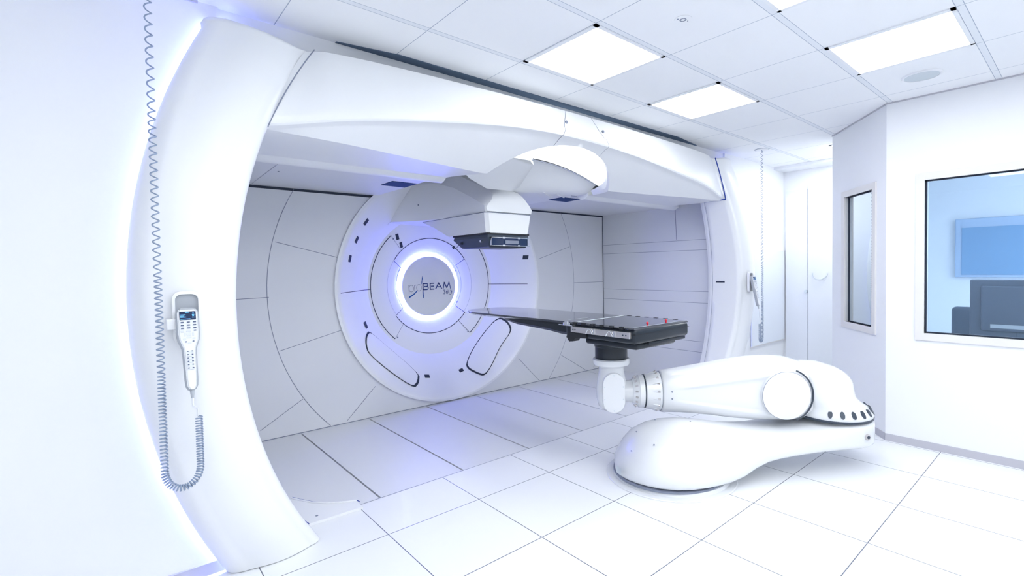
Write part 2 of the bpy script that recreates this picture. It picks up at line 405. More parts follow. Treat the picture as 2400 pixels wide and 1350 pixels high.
link('lens', bm, 'thin', sn)

# ================================================================== GANTRY
G = thing('proton_therapy_gantry', 'huge white treatment gantry with round recess, arch cover and glowing blue logo ring', 'treatment machine', (X0, 3.0, 0))

# --- pillars (curved portal covers)
def xo_(z): return X0-math.sqrt(max(0, 2.80**2-(z-1.33)**2))-.0    # outer arc
def xi_(z): return X0-math.sqrt(max(0, 2.39**2-(z-1.29)**2))+.0 - .02
def front(z): return .105+.14*max(0, 1-((z-1.30)/1.34)**2)       # bulge in front of the wall
def pillar_section(z, sgn):
    xo, xi, D = xo_(z), xi_(z), front(z)
    P = [(xo, YF-.035)]
    for k in range(1, 8):                       # rounded outer corner
        a = PI/2*k/8; P.append((xo+.10*(1-math.cos(a))*.9, YF-.035-(D-.045)*math.sin(a)))
    nn = 14
    for k in range(nn+1):                       # crowned face
        u = k/nn; x = xo+.09+(xi-.055-xo-.09)*u
        P.append((x, YF-D+.01-.028*math.sin(PI*u)+.02*u*u))
    y1 = P[-1][1]
    for k in range(1, 9):                       # rounded inner corner
        a = PI/2*k/8; P.append((xi-.055+.055*math.sin(a), y1+.055*(1-math.cos(a))))
    P += [(xi, 2.90), (xi, 2.945), (xi-.012, 2.955), (xi-.012, 2.985), (xi-.05, 2.99), (xi-.05, 3.03)]
    P += [(xi-.14, 3.03), (xi-.14, YF-.02)]
    return [(x if sgn < 0 else 2*X0-x, y, z) for x, y in P]
def pillar(sgn):
    bm = new(); secs = []
    zs = [.004+2.60*k/44 for k in range(45)]
    for z in zs: secs.append([Vector(p) for p in pillar_section(z, sgn)])
    # top: slopes down from outer to inner
    top = [Vector(p) for p in pillar_section(2.60, sgn)]
    for i, (dz) in enumerate((.03, .055, .07)):
        s = []
        for p in top:
            u = abs(p.x-(X0+sgn*2.5))/.45
            q = Vector((p.x-sgn*(.012*i*i if abs(p.x-X0) > 2.42 else 0), p.y+(.02*(i)**2*.5 if p.y < YF-.03 else 0), 2.60+dz*max(.3, min(1, (abs(p.x-X0)-1.98)/.42))))
            s.append(q)
        secs.append(s)
    loft(bm, secs)
    return bm
for sgn, nm in ((-1, 'left'), (1, 'right')):
    bm = pillar(sgn)
    p = link('pillar_cover', bm, ['cover', 'thin'], G, True, 50)
    # reveal seam line
    b2 = new(); pts = [Vector(pillar_section(z, sgn)[-6]) for z in [.02+2.15*k/40 for k in range(41)]]
    strip(b2, pts, .004, (-sgn, 0, 0), 0, .001)
    link('seam', b2, 'thin', p)
    b2 = new(); tube(b2, [(X0+sgn*(X0-xo_(z)-.07), YF-.014, z) for z in [.01+2.66*k/60 for k in range(61)]], .008, 6)
    link('led_strip', b2, 'led' if sgn < 0 else 'ledright', G)
    if sgn > 0:
        b2 = new(); x = 2*X0-xi_(1.25)
        box(b2, x-.004, 2.80, 1.262, x+.002, 2.905, 1.278); box(b2, x-.003, 2.835, 1.135, x+.002, 2.85, 1.142)
        link('sensor_slot', b2, 'seam', p)

# --- lintel (arched front cover)
ze_x = [.60, .952, 1.453, 2.1, 2.587, 3.1, 3.6, 4.188, 4.7, 5.12]
ze_z = [2.165, 2.25, 2.338, 2.425, 2.450, 2.440, 2.405, 2.335, 2.262, 2.175]
def ze(x): return smoothi(x, ze_x, ze_z)
HR = .82
def yh(u):          # front rim of the round hole in the underside
    return 3.40-.66*math.sqrt(max(0, 1-(u/HR)**2)) if abs(u) < HR else 9
def yc(u): return 2.70+.45*max(0, 1-(abs(u)/2.24)**1.3)
def lintel_profile(x):
    u = x-X0; e = ze(x); dt = .052*(1-(abs(u)/2.3)**2); P = [(2.80, 2.615+dt), (2.745, 2.618+dt), (2.705, 2.606+dt)]
    P += [(2.686, 2.56), (2.668, e+(2.56-e)*.5), (2.658, e+.06), (2.656, e+.030), (2.660, e+.014), (2.668, e+.004), (2.680, e-.002)]
    U = [(2.700, e-.008), (yc(u), 2.172), (3.42, 2.185)]
    lim = yh(u); out = []
    for (a, b), n_ in zip(zip(U, U[1:]), (9, 8)):
        for k in range(n_):
            t = k/n_; out.append((a[0]+(b[0]-a[0])*t, a[1]+(b[1]-a[1])*t))
    out.append(U[-1]); res = []; cut = None
    for i, q in enumerate(out):
        if cut is None and q[0] > lim and i > 0:
            a = out[i-1]; t = (lim-a[0])/(q[0]-a[0]); cut = (lim, a[1]+(q[1]-a[1])*t)
        res.append(cut or q)
    return P+res
bm = new(); xs = [.615+(5.105-.615)*k/110 for k in range(111)]
xs = sorted(set(xs+[X0-HR+.001, X0+HR-.001, X0-HR-.001, X0+HR+.001]))
secs = []
for x in xs:
    pr_ = lintel_profile(x); s = []
    for i, (y, z) in enumerate(pr_):
        # the ends follow the arc of the pillars
        xx = x; u_ = abs(x-X0); y += .05*max(0, min(1, (u_-1.6)/.55))**2 if i > 0 else 0
        if x < .90: k = (.90-x)/(.90-.615); xx = x+(xi_(z)-.035-.615)*k
        if x > 4.82: k = (x-4.82)/(5.105-4.82); xx = x-(xi_(z)-.035-.615)*k
        s.append(Vector((xx, y, z)))
    secs.append(s)
loft(bm, secs, closed=False)
# rim of the round hole: turned-in lip
R_ = []
for k in range(61):
    a = PI*k/60; u = -HR*math.cos(a); x = X0+u; p = lintel_profile(X0+max(-HR+.002, min(HR-.002, u)))[-1]
    R_.append((Vector((x, p[0], p[1])), Vector((X0+u*.975, p[0]+.02*math.sin(a), p[1]+.03)), Vector((X0+u*.965, p[0]+.03*math.sin(a)+.0, p[1]+.10*min(1, .35+1.2*math.sin(a))))))
for a, b in zip(R_, R_[1:]):
    for i in (0, 1):
        bm.faces.new([bm.verts.new(q) for q in (a[i], b[i], b[i+1], a[i+1])])
bmesh.ops.remove_doubles(bm, verts=bm.verts, dist=.0004); bmesh.ops.dissolve_degenerate(bm, edges=bm.edges, dist=.0002)
# back trim: bulged bar between the underside and the ceiling panels
for x0, x1 in ((.40, X0-HR), (X0+HR, 5.32)):
    S = []
    for x in (x0, x1):
        S.append([Vector((x, 3.42+.16*k/8, 2.188-.035*math.sin(PI*k/8))) for k in range(9)]+[Vector((x, 3.58, 2.26)), Vector((x, 3.42, 2.26))])
    loft(bm, S)
lint = link('arch_cover', bm, ['cover'], G, True, 24, recalc=True)
# panel joints of the arch cover
bm = new()
for xj, y0_ in ((2.60, 0), (3.12, 0)):
    pts = []
    pf = lintel_profile(xj)
    for i, (y, z) in enumerate(pf[2:]):
        pts.append(Vector((xj+(.05*max(0, z-2.45)/.15 if xj < 3 else -.12*max(0, z-2.45)/.15), y-.002, z-(.002 if i > 5 else 0))))
    pts = pts[:14] if xj > 3 else pts
    tube(bm, pts, .0016 if xj < 3 else .001, 4)
tube(bm, [(x, 3.585, 2.196) for x in (.42, 2.04)], .004, 4); tube(bm, [(x, 3.585, 2.196) for x in (3.60, 5.35)], .003, 4)
link('joint_line', bm, 'thin', lint)
bm = new()
for x, z in ((2.655, 2.565), (3.075, 2.565)): cyl(bm, (x, 2.680, z), (x, 2.695, z), .012, n=20)
link('screw_hole', bm, 'thin', lint)
bm = new()
pts = [Vector((2*X0-xi_(z)-.003, 2.69, z)) for z in [2.60-.42*k/12 for k in range(13)]]
pts += [Vector((2*X0-xi_(2.18)-.003, 2.69+.26*k/4, 2.178)) for k in range(5)]
tube(bm, pts, .006, 6); link('blue_joint', bm, 'bluegap', lint)
bm = new(); pts = [Vector((xi_(z)-.003, 2.708, z)) for z in [2.61-.44*k/12 for k in range(13)]]
tube(bm, pts, .003, 6); link('joint_line', bm, 'thin', lint)

# --- arch lamp in the hole
def za(u): return 2.398-.138*(abs(u)/.80)**2
bm = new(); S = []
for k in range(41):
    u = -.86+1.72*k/40; y0 = min(3.28, 3.44-.72*math.sqrt(max(0, 1-(u/.88)**2)))
    S.append([Vector((X0+u, y0+(3.32-y0)*t/4, za(u)+.035)) for t in range(5)])
loft(bm, S, closed=False); link('arch_lamp', bm, 'archlamp', G, True)
# --- slot cover right of the nozzle
def cz(u, y):
    t = min(1, max(0, (y-3.3)/(.16+.39*(1-max(0, u)/.83)))); t = t*t*(3-2*t); return (za(u)+.02)*(1-t)+2.2*t
bm = new(); S = []
for k in range(31):
    u = -.10+(.83+.10)*k/30
    S.append([Vector((X0+u, 3.3+(4.74-3.3)*j/40, cz(min(u, .80), 3.3+(4.74-3.3)*j/40))) for j in range(41)])
S.insert(0, [Vector((X0-.62, 3.3+.22*j/40, za(-.62)+.02-.02*j/40)) for j in range(41)]); S.insert(1, [Vector((X0-.35, 3.3+.22*j/40, za(-.35)+.02-.03*j/40)) for j in range(41)]); S.insert(2, [Vector((X0-.105, 3.3+.22*j/40, za(-.1)+.02-.04*j/40)) for j in range(41)])
loft(bm, S, closed=False); sc = link('slot_cover', bm, 'cover', G, True)
bm = new()
for a, b in (((3.26, 3.62), (3.53, 3.80)), ((3.41, 3.60), (3.62, 3.71))):
    pts = []
    for k in range(9):
        x = a[0]+(b[0]-a[0])*k/8; y = a[1]+(b[1]-a[1])*k/8; pts.append((x, y, cz(x-X0, y)-.002))
    tube(bm, pts, .008, 6)
link('rib', bm, 'cover', sc, True)
bm = new(); tube(bm, [(X0+u, 3.3, za(u)+.012) for u in [-.1+.9*k/20 for k in range(21)]], .003, 4); link('edge_line', bm, 'thin', sc)
# --- ceiling panels of the recess
for x0, x1, nm in ((.30, 2.03, 'l'), (3.69, 5.4, 'r')):
    bm = new(); box(bm, x0, 3.58, 2.20, x1, 4.735, 2.215)
    if nm == 'l':
        strip(bm, [(.90, 3.60, 2.2), (.93, 4.73, 2.2)], .003, (0, 0, -1), 1)
        for x, y in ((.96, 3.68), (.97, 4.0), (1.96, 3.68)): cyl(bm, (x, y, 2.197), (x, y, 2.2005), .006, n=10, mi=1)
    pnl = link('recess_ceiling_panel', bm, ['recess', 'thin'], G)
    bm = new()
    if nm == 'l': prism(bm, [(1.80, 3.88), (2.02, 3.88), (2.02, 4.11), (1.80, 4.11)], 2.196, 2.2005)
    else: prism(bm, [(3.60, 3.72), (3.87, 3.72), (3.89, 3.95), (3.62, 3.95)], 2.196, 2.2005)
    link('sensor_window', bm, 'sensorblue', pnl)
# --- back plate
def yd(r): return interp(r, [0, .40, .80, 1.20, 1.235, 1.27], [5.23, 5.22, 5.10, 4.75, 4.722, 4.715])
bm = new(); n = 96; A = []; B = []
for k in range(n):
    t = 2*PI*k/n; c, s = math.cos(t), math.sin(t)
    A.append(bm.verts.new((X0+1.268*c, 4.74, Z0+1.268*s)))
    hx, hz = 2.54, (2.62-Z0 if s > 0 else Z0+.01)
    q = min(hx/abs(c) if abs(c) > 1e-6 else 9, hz/abs(s) if abs(s) > 1e-6 else 9)
    B.append(bm.verts.new((X0+q*c, 4.74, Z0+q*s)))
for k in range(n): bm.faces.new((A[k], A[(k+1)%n], B[(k+1)%n], B[k]))
Yb = 4.74
def bl(a, b, w=.005, mi=1): strip(bm, [(X0+a[0], Yb, a[1]), (X0+b[0], Yb, b[1])], w, (0, -1, 0), mi)
for a, b in (((-2.07, 1.235), (-1.816, 1.24)), ((-1.753, 1.721), (-1.203, 1.581)), ((-1.745, .764), (-1.197, .90)), ((-1.565, .308), (-1.913, .097)),
             ((-.891, .308), (-1.18, .021)), ((1.292, 1.576), (1.858, 1.745)), ((1.931, 1.25), (2.54, 1.249)), ((.936, .342), (1.282, .002)), ((1.669, .29), (2.138, .02))): bl(a, b)
bl((-2.54, 1.235), (-2.07, 1.235))
strip(bm, [(X0+.03+1.86*math.cos(math.radians(t)), Yb, Z0+1.86*math.sin(math.radians(t))) for t in range(133, 226, 3)], .005, (0, -1, 0), 1)
strip(bm, [(X0+.03+1.90*math.cos(math.radians(t)), Yb, Z0+1.90*math.sin(math.radians(t))) for t in range(-43, 32, 3)], .005, (0, -1, 0), 1)
strip(bm, [(X0+.05+2.58*math.cos(math.radians(t)), Yb, Z0+2.58*math.sin(math.radians(t))) for t in range(-29, -8, 2)], .006, (0, -1, 0), 1)
strip(bm, [(.3, Yb, 2.188), (2.03, Yb, 2.188)], .022, (0, -1, 0), 2); strip(bm, [(3.69, Yb, 2.190), (5.4, Yb, 2.190)], .018, (0, -1, 0), 2)
strip(bm, [(.3, Yb, .004), (5.4, Yb, .004)], .006, (0, -1, 0), 1); strip(bm, [(5.394, Yb, 0), (5.394, Yb, 2.2)], .012, (0, -1, 0), 2)
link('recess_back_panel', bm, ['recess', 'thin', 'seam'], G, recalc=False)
# --- side panels
for sx, x in ((1, 5.4), (-1, .32)):
    bm = new(); box(bm, min(x, x+sx*.03), 3.0, 0, max(x, x+sx*.03), 4.74, 2.26)
    for z in (1.775, 1.65, 1.144, 1.004, .53, .40):
        strip(bm, [(x, 3.02 if z != 1.775 else 3.02, z), (x, 4.735, z)], .004, (-sx, 0, 0), 1)
    strip(bm, [(x, 3.51, 1.79), (x, 3.53, 2.2)], .008, (-sx, 0, 0), 1)
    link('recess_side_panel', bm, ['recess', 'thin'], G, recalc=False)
# roof / housing above the recess so that no daylight leaks in
bm = new(); box(bm, .25, 3.4, 2.62, 5.5, 5.35, 2.66); box(bm, .25, 5.30, 0, 5.5, 5.35, 2.62); box(bm, .25, 4.75, 0, .30, 5.35, 2.62); box(bm, 5.45, 4.75, 0, 5.5, 5.35, 2.62)
box(bm, .30, 2.99, 2.62, 5.45, 3.4, 2.66)
link('housing', bm, 'cover', G)

# --- dish (the rotating ring front)
bm = new()
prof = [(.405, 5.218), (.60, yd(.60)), (.80, yd(.80)), (1.0, yd(1.0)), (1.20, yd(1.2)), (1.222, 4.728), (1.245, 4.716), (1.268, 4.715), (1.268, 4.75)]
lathe(bm, (X0, 0, Z0), prof, 128, 0, 'y')
def dn(p):
    r = Vector((p.x-X0, 0, p.z-Z0)); s = (yd(min(1.2, r.length+.01))-yd(max(0, r.length-.01)))/.02 if r.length < 1.2 else 0
    return Vector((0, -1, 0))+r.normalized()*s*1.0
def dp(r, deg): a = math.radians(deg); return Vector((X0+r*math.cos(a), yd(r), Z0+r*math.sin(a)))
def dxy(x, z): return Vector((X0+x, yd(math.hypot(x, z)), Z0+z))
def arc(r, a0, a1, w, mi=1):
    n = max(4, int(abs(a1-a0)/3)); strip(bm, [dp(r, a0+(a1-a0)*k/n) for k in range(n+1)], w, dn, mi, .002)
def rad(r0, r1, a, w, mi=1, a1=None): strip(bm, [dp(r0+(r1-r0)*k/4, a+((a if a1 is None else a1)-a)*k/4) for k in range(5)], w, dn, mi, .002)
arc(.765, 133, 229, .009, 2); arc(.765, -52, 42, .008, 2)
rad(.765, .56, 133, .004, 1); rad(.765, .56, 229, .004, 1); rad(.765, .56, -52, .005, 2); rad(.60, .54, 52, .005, 2)
arc(.548, 33, 148, .008, 2); arc(.565, 216, 322, .008, 2); arc(.55, 148, 216, .002, 1); arc(.55, -38, 33, .002, 1)
rad(.548, .43, 148.5, .006, 3, 150.5); rad(.548, .42, 34, .006, 3, 33); rad(.565, .44, 215.5, .005, 2); rad(.565, .44, -38.5, .006, 3)
arc(.428, 150, 216, .006, 3); arc(.425, -40, 33, .003, 1)
rad(.765, 1.205, 181.5, .006, 2); rad(.765, 1.255, -1, .006, 2)
arc(.90, 100, 132, .003, 1)
def dot(x, z, r=.009): 
    c = dxy(x, z); nn = dn(c).normalized(); cyl(bm, c+nn*.001, c+nn*.004, r, n=12, mi=1)
for x, z in ((-.375, .172), (.345, .165), (-.365, -.215), (.36, -.222), (-.49, .525), (-.47, -.565), (.45, -.585)): dot(x, z)
dish = link('dish', bm, ['cover', 'thin', 'seam', 'bluegap'], G, True, 20)
for x, z, a, wd, ht in ((-.916, .663, -35, .030, .070), (-1.011, .484, -25, .028, .066), (-1.083, .299, -12, .028, .066), (-.44, .549, 20, .035, .066), (-.382, .462, 20, .032, .060),
                 (-.889, -.379, 20, .030, .070), (-.236, -1.001, 80, .030, .060), (.208, -1.002, 105, .030, .055), (1.115, .319, 0, .055, .05), (.306, .446, 40, .03, .03)):
    b2 = new(); a = math.radians(a); c = dxy(x, z); pts = []
    for u, v in ((-wd/2, -ht/2), (wd/2, -ht/2), (wd/2, ht/2), (-wd/2, ht/2)):
        xx = x+u*math.cos(a)-v*math.sin(a); zz = z+u*math.sin(a)+v*math.cos(a); pts.append(dxy(xx, zz))
    nn = dn(c).normalized()
    A = [b2.verts.new(p+nn*.004) for p in pts]; b2.faces.new(A)
    B = [b2.verts.new(p-nn*.004) for p in pts]
    for k in range(4): b2.faces.new((A[k], A[(k+1) % 4], B[(k+1) % 4], B[k]))
    link('sensor_slot', b2, 'seam', dish)
def hatch(P, nr=3):
    # round the polygon corners by chaikin
    for _ in range(nr):
        Q = []
        for a, b in zip(P, P[1:]+P[:1]): Q += [(a[0]*.78+b[0]*.22, a[1]*.78+b[1]*.22), (a[0]*.22+b[0]*.78, a[1]*.22+b[1]*.78)]
        P = Q
    b2 = new(); c = (sum(p[0] for p in P)/len(P), sum(p[1] for p in P)/len(P))
    O = [dxy(*p) for p in P]; nn = [dn(p).normalized() for p in O]; n = len(P)
    I = [dxy(c[0]+(p[0]-c[0])*.94, c[1]+(p[1]-c[1])*.94) for p in P]
    rings = [[o+m*.001 for o, m in zip(O, nn)], [o+m*.014 for o, m in zip(O, nn)]]
    # groove ring (dark) + raised lid
    G0 = [b2.verts.new(o+m*.0025) for o, m in zip(O, nn)]; G1 = [b2.verts.new(o+m*.0025) for o, m in zip(I, nn)]
    for k in range(n): b2.faces.new((G0[k], G0[(k+1) % n], G1[(k+1) % n], G1[k])).material_index = 1
    L0 = [b2.verts.new(o+m*.0025) for o, m in zip(I, nn)]; L1 = [b2.verts.new(o+m*.008) for o, m in zip(I, nn)]
    for k in range(n): b2.faces.new((L0[k], L0[(k+1) % n], L1[(k+1) % n], L1[k]))
    cc = b2.verts.new(dxy(*c)-Vector((0, .008, 0)))
    I2 = [b2.verts.new(dxy(c[0]+(p[0]-c[0])*.5, c[1]+(p[1]-c[1])*.5)-Vector((0, .009, 0))) for p in P]
    for k in range(n): b2.faces.new((L1[k], L1[(k+1) % n], I2[(k+1) % n], I2[k])); b2.faces.new((I2[k], I2[(k+1) % n], cc))
    link('hatch', b2, ['cover', 'seam'], dish, True, 30)
hatch([(-.844, -.433), (-.313, -.955), (-.376, -1.051), (-.47, -1.078), (-.93, -.66), (-.945, -.552), (-.913, -.47)], 2)
hatch([(.831, -.415), (.915, -.49), (.925, -.60), (.76, -.77), (.60, -.96), (.478, -1.07), (.41, -1.085), (.267, -.985), (.35, -.88), (.601, -.638)], 2)
# --- ring light and logo disc
LX = 2.832; LZ = 1.268
bm = new(); lathe(bm, (LX, 0, LZ), [(.350, 5.190), (.356, 5.182), (.385, 5.185), (.395, 5.195), (.398, 5.22), (.350, 5.215)], 96, 0, 'y'); link('ring_light', bm, 'ring', G, True)
bm = new(); lathe(bm, (LX, 0, LZ), [(.0005, 5.172), (.335, 5.172), (.345, 5.176), (.348, 5.19), (.348, 5.24)], 96, 0, 'y'); ld = link('logo_disc', bm, 'recess', G, True, 30)
bm = new(); lathe(bm, (LX, 0, LZ), [(.30, 5.225), (.50, 5.225)], 48, 0, 'y'); link('disc_backing', bm, 'cover', G)
def lp(cx, cy): return Vector((LX+(cx-652)/485*.330, 5.170, LZ-(cy-660)/540*.365))
def stroke(bm, P, w): strip(bm, [lp(*p) for p in P], w*.00068, (0, -1, 0), 0, .001)
def circ(cx, cy, rx, ry, a0=0, a1=360, n=28): return [(cx+rx*math.cos(math.radians(a0+(a1-a0)*k/n)), cy+ry*math.sin(math.radians(a0+(a1-a0)*k/n))) for k in range(n+1)]
bm = new()
stroke(bm, [(257, 630), (261, 775)], 7); stroke(bm, circ(303, 690, 43, 56), 7)
stroke(bm, [(362, 638), (364, 737)], 7); stroke(bm, circ(395, 672, 31, 40, 180, 262, 8), 7)
stroke(bm, circ(444, 682, 46, 56), 7)
link('lettering', bm, 'thin', ld, recalc=False)
bm = new()
stroke(bm, [(520, 605), (520, 730)], 19)
stroke(bm, [(512, 616), (590, 616), (607, 624), (612, 640), (606, 655), (590, 664), (540, 665)], 17)
stroke(bm, [(590, 666), (612, 674), (619, 692), (612, 710), (595, 718), (512, 720)], 17)
stroke(bm, [(735, 615), (645, 615)], 17); stroke(bm, [(655, 608), (655, 725)], 19); stroke(bm, [(670, 663), (728, 663)], 17); stroke(bm, [(645, 716), (735, 716)], 17)
stroke(bm, [(758, 718), (824, 606)], 18); stroke(bm, [(816, 606), (882, 714)], 18); stroke(bm, [(800, 678), (850, 678)], 15)
stroke(bm, [(908, 714), (934, 600)], 17); stroke(bm, [(930, 600), (983, 704)], 17); stroke(bm, [(979, 704), (1032, 596)], 17); stroke(bm, [(1029, 597), (1061, 732)], 13)
link('lettering', bm, 'navy', ld, recalc=False)
bm = new()
stroke(bm, circ(926, 756, 18, 17, -140, 90, 14), 9); stroke(bm, circ(926, 790, 21, 18, -90, 140, 14), 9)
stroke(bm, circ(985, 787, 17, 18), 9); stroke(bm, [(992, 737), (975, 760), (968, 784)], 9)
stroke(bm, [(1052, 745), (1068, 752), (1078, 778), (1072, 805), (1050, 824), (1030, 822)], 9); stroke(bm, [(1022, 738), (1015, 765), (1022, 792), (1040, 800)], 9)
stroke(bm, circ(1085, 766, 5, 5), 4)
link('lettering', bm, 'navy', ld, recalc=False)
bm = new()
for P in ([(510, 476), (515, 520), (518, 596), (508, 596), (507, 530), (490, 625), (476, 625), (495, 560), (505, 500)],
          [(510, 742), (526, 742), (528, 800), (536, 868), (522, 862), (513, 800)],
          [(247, 856), (262, 825), (320, 795), (365, 765), (400, 727), (414, 732), (385, 770), (345, 803), (300, 832)]):
    bm.faces.new([bm.verts.new(lp(*p)-Vector((0, .001, 0))) for p in P])
link('star_mark', bm, 'blue', ld, recalc=False)

# --- recess floor with black slots
bm = new(); slots = [1.27+.622*k for k in range(-1, 7)]; e = [.30]+slots+[5.42]
for a, b in zip(e, e[1:]): box(bm, a+.0065, 3.02, -.03, b-.0065, 4.74, 0.0)
box(bm, .3, 3.02, -.05, 5.42, 4.74, -.02, 1)
for x in (.96, ): pass
link('recess_floor', bm, ['recess', 'seam'], G)
bm = new(); strip(bm, [(.44, 3.02, 0), (5.3, 3.02, 0)], .005, (0, 0, 1), 0, .001); link('threshold_line', bm, 'thin', G)
# curved threshold plate at the left pillar
th = [(.823, 2.962), (1.130, 2.952), (1.130, 3.055), (1.072, 3.084), (.988, 3.141), (.913, 3.227), (.864, 3.319), (.837, 3.377), (.80, 3.36), (.79, 3.20), (.80, 3.06)]
bm = new(); prism(bm, th, .001, .016); tp = link('threshold_plate', bm, 'cover', G)
bm = new(); tube(bm, [(x, y, .018) for x, y in th[2:8]], .006, 6); link('edge_trim', bm, 'cover', tp, True)
bm = new(); tube(bm, [(.845, 3.385, .016), (.872, 3.325, .016), (.921, 3.234, .016), (.955, 3.19, .016)], .004, 6)
tube(bm, [(1.04, 3.112, .016), (1.078, 3.092, .016), (1.135, 3.063, .016), (1.139, 3.03, .016)], .003, 6)
strip(bm, [(.80, 3.10, .016), (.823, 2.962, .016)], .006, (0, 0, 1), 0, .001); link('blue_edge', bm, 'bluegap', tp)
bm = new(); cyl(bm, (.885, 3.03, .016), (.885, 3.03, .0175), .008, n=14); link('screw', bm, 'thin', tp)

# --- nozzle
N = G
def nsec(y, hw, zb, zs, zt, hwt, r=.03):
    P = [(-hw+r*.3, zb), (-hw, zb+r), (-hw, zs-r), (-hw+.02, zs), (-hwt-.03, zt-.012), (-hwt+.03, zt), (hwt-.03, zt), (hwt+.03, zt-.012), (hw-.02, zs), (hw, zs-r), (hw, zb+r), (hw-r*.3, zb)]
    return [Vector((X0+u, y, z)) for u, z in P]
bm = new()
loft(bm, [nsec(5.18, .62, 1.96, 2.38, 2.46, .5), nsec(5.0, .56, 1.975, 2.38, 2.46, .42), nsec(4.8, .42, 1.975, 2.385, 2.46, .30), nsec(4.5, .30, 1.975, 2.375, 2.45, .2), nsec(4.2, .275, 1.975, 2.29, 2.40, .18),
          nsec(3.9, .272, 1.975, 2.165, 2.27, .16), nsec(3.74, .274, 1.975, 2.09, 2.20, .14), nsec(3.68, .278, 1.975, 2.065, 2.15, .15), nsec(3.66, .268, 1.985, 2.05, 2.10, .18)])
nb = link('nozzle_body', bm, 'cover', N, True, 30)
bm = new()
def lsec(z, hw, yf, yb, r=.03):
    P = [(-hw+r, yf), (-hw, yf+r), (-hw, yb), (hw, yb), (hw, yf+r), (hw-r, yf)]
    return [Vector((X0+u, y, z)) for u, y in P]
loft(bm, [lsec(1.972, .276, 3.66, 4.86), lsec(1.90, .268, 3.665, 4.62), lsec(1.79, .25, 3.675, 4.36), lsec(1.775, .235, 3.69, 4.32)])
link('nozzle_lower_shell', bm, 'cover', N, True, 30)
bm = new(); z = 1.9735
tube(bm, [(X0-.278, 4.84, z), (X0-.278, 3.69, z), (X0-.248, 3.658, z), (X0+.248, 3.658, z), (X0+.278, 3.69, z), (X0+.278, 4.2, z)], .003, 5)
tube(bm, [(X0-.282+.0, 4.50, 1.99), (X0-.287, 4.49, 2.15), (X0-.296, 4.50, 2.34), (X0-.24, 4.5, 2.41)], .0012, 4)
for x, y, z in ((-.452, 4.83, 2.31), (-.392, 4.72, 2.14)): cyl(bm, (X0+x, y, z), (X0+x+.03, y+.01, z), .008, n=10)
link('nozzle_seam', bm, 'thin', nb)
# neck in front of the lamp
bm = new()
F = [(2.34, 3.55, 2.232), (2.551, 3.60, 2.172), (2.81, 3.57, 2.170), (2.845, 3.50, 2.20), (2.852, 3.30, 2.366), (2.797, 3.285, 2.398), (2.447, 3.14, 2.356), (2.149, 3.35, 2.235)]
Bk = [Vector(p)+Vector((0, .03, .16)) for p in F]
loft(bm, [[Vector(p) for p in F], Bk]); link('nozzle_neck', bm, 'cover', N, True, 30)
# snout
bm = new(); y0, y1 = 3.685, 4.25
S = []
for z, i in ((1.785, .0), (1.745, -.004), (1.662, .02), (1.655, .03)):
    S.append([Vector(p) for p in ((X0-.243+i, y0+i*.5, z), (X0+.235-i, y0+i*.5, z), (X0+.235-i, y1-i*5, z), (X0-.243+i, y1-i*5, z))])
loft(bm, S); snt = link('snout', bm, 'dark', N)
bm = new(); box(bm, X0-.22, y0-.014, 1.675, X0+.225, y0-.002, 1.745); link('snout_window', bm, 'screen', snt)
bm = new()
box(bm, X0-.225, y0-.03, 1.742, X0+.23, y0-.005, 1.750); box(bm, X0-.225, y0-.03, 1.668, X0+.23, y0-.005, 1.675)
box(bm, X0+.205, y0-.03, 1.67, X0+.213, y0-.005, 1.75); box(bm, X0-.225, y0-.03, 1.67, X0-.219, y0-.005, 1.75)
for x in (-.1, .08): box(bm, X0+x, y0-.036, 1.737, X0+x+.03, y0-.008, 1.752); box(bm, X0+x, y0-.036, 1.666, X0+x+.03, y0-.008, 1.680)
cyl(bm, (X0-.262, 3.78, 1.715), (X0-.236, 3.78, 1.715), .012, n=14)
link('snout_rail', bm, 'chrome', snt)
bm = new(); box(bm, X0-.06, y0-.026, 1.690, X0+.10, y0-.016, 1.722); link('snout_plate', bm, 'thin', snt)
bm = new(); box(bm, X0-.246, 4.12, 1.70, X0-.236, 4.145, 1.72); box(bm, X0-.252, y0-.008, 1.775, X0+.245, y1+.02, 1.79); link('snout_gasket', bm, 'blackmat', snt)

# ================================================================== PATIENT POSITIONER
PP = thing('patient_positioner', 'white robot arm on a round floor plate holding the black treatment couch', 'robotic couch', (2.90, 1.97, 0))
Bc = Vector((2.90, 1.97, 0)); dl = Vector((4.0-2.9, 1.27-1.97, 0)).normalized(); nl = Vector((-dl.y, dl.x, 0))
bm = new(); lathe(bm, (2.93, 1.97, 0), [(.445, .001), (.44, .006), (.40, .010), (.39, .030), (.0005, .030)], 96); link('floor_plate', bm, 'robot', PP, True, 30)
bm = new(); lathe(bm, Bc, [(.365, .028), (.376, .030), (.376, .041), (.36, .044), (.0005, .044)], 96); link('base_joint', bm, 'thin', PP, True, 30)
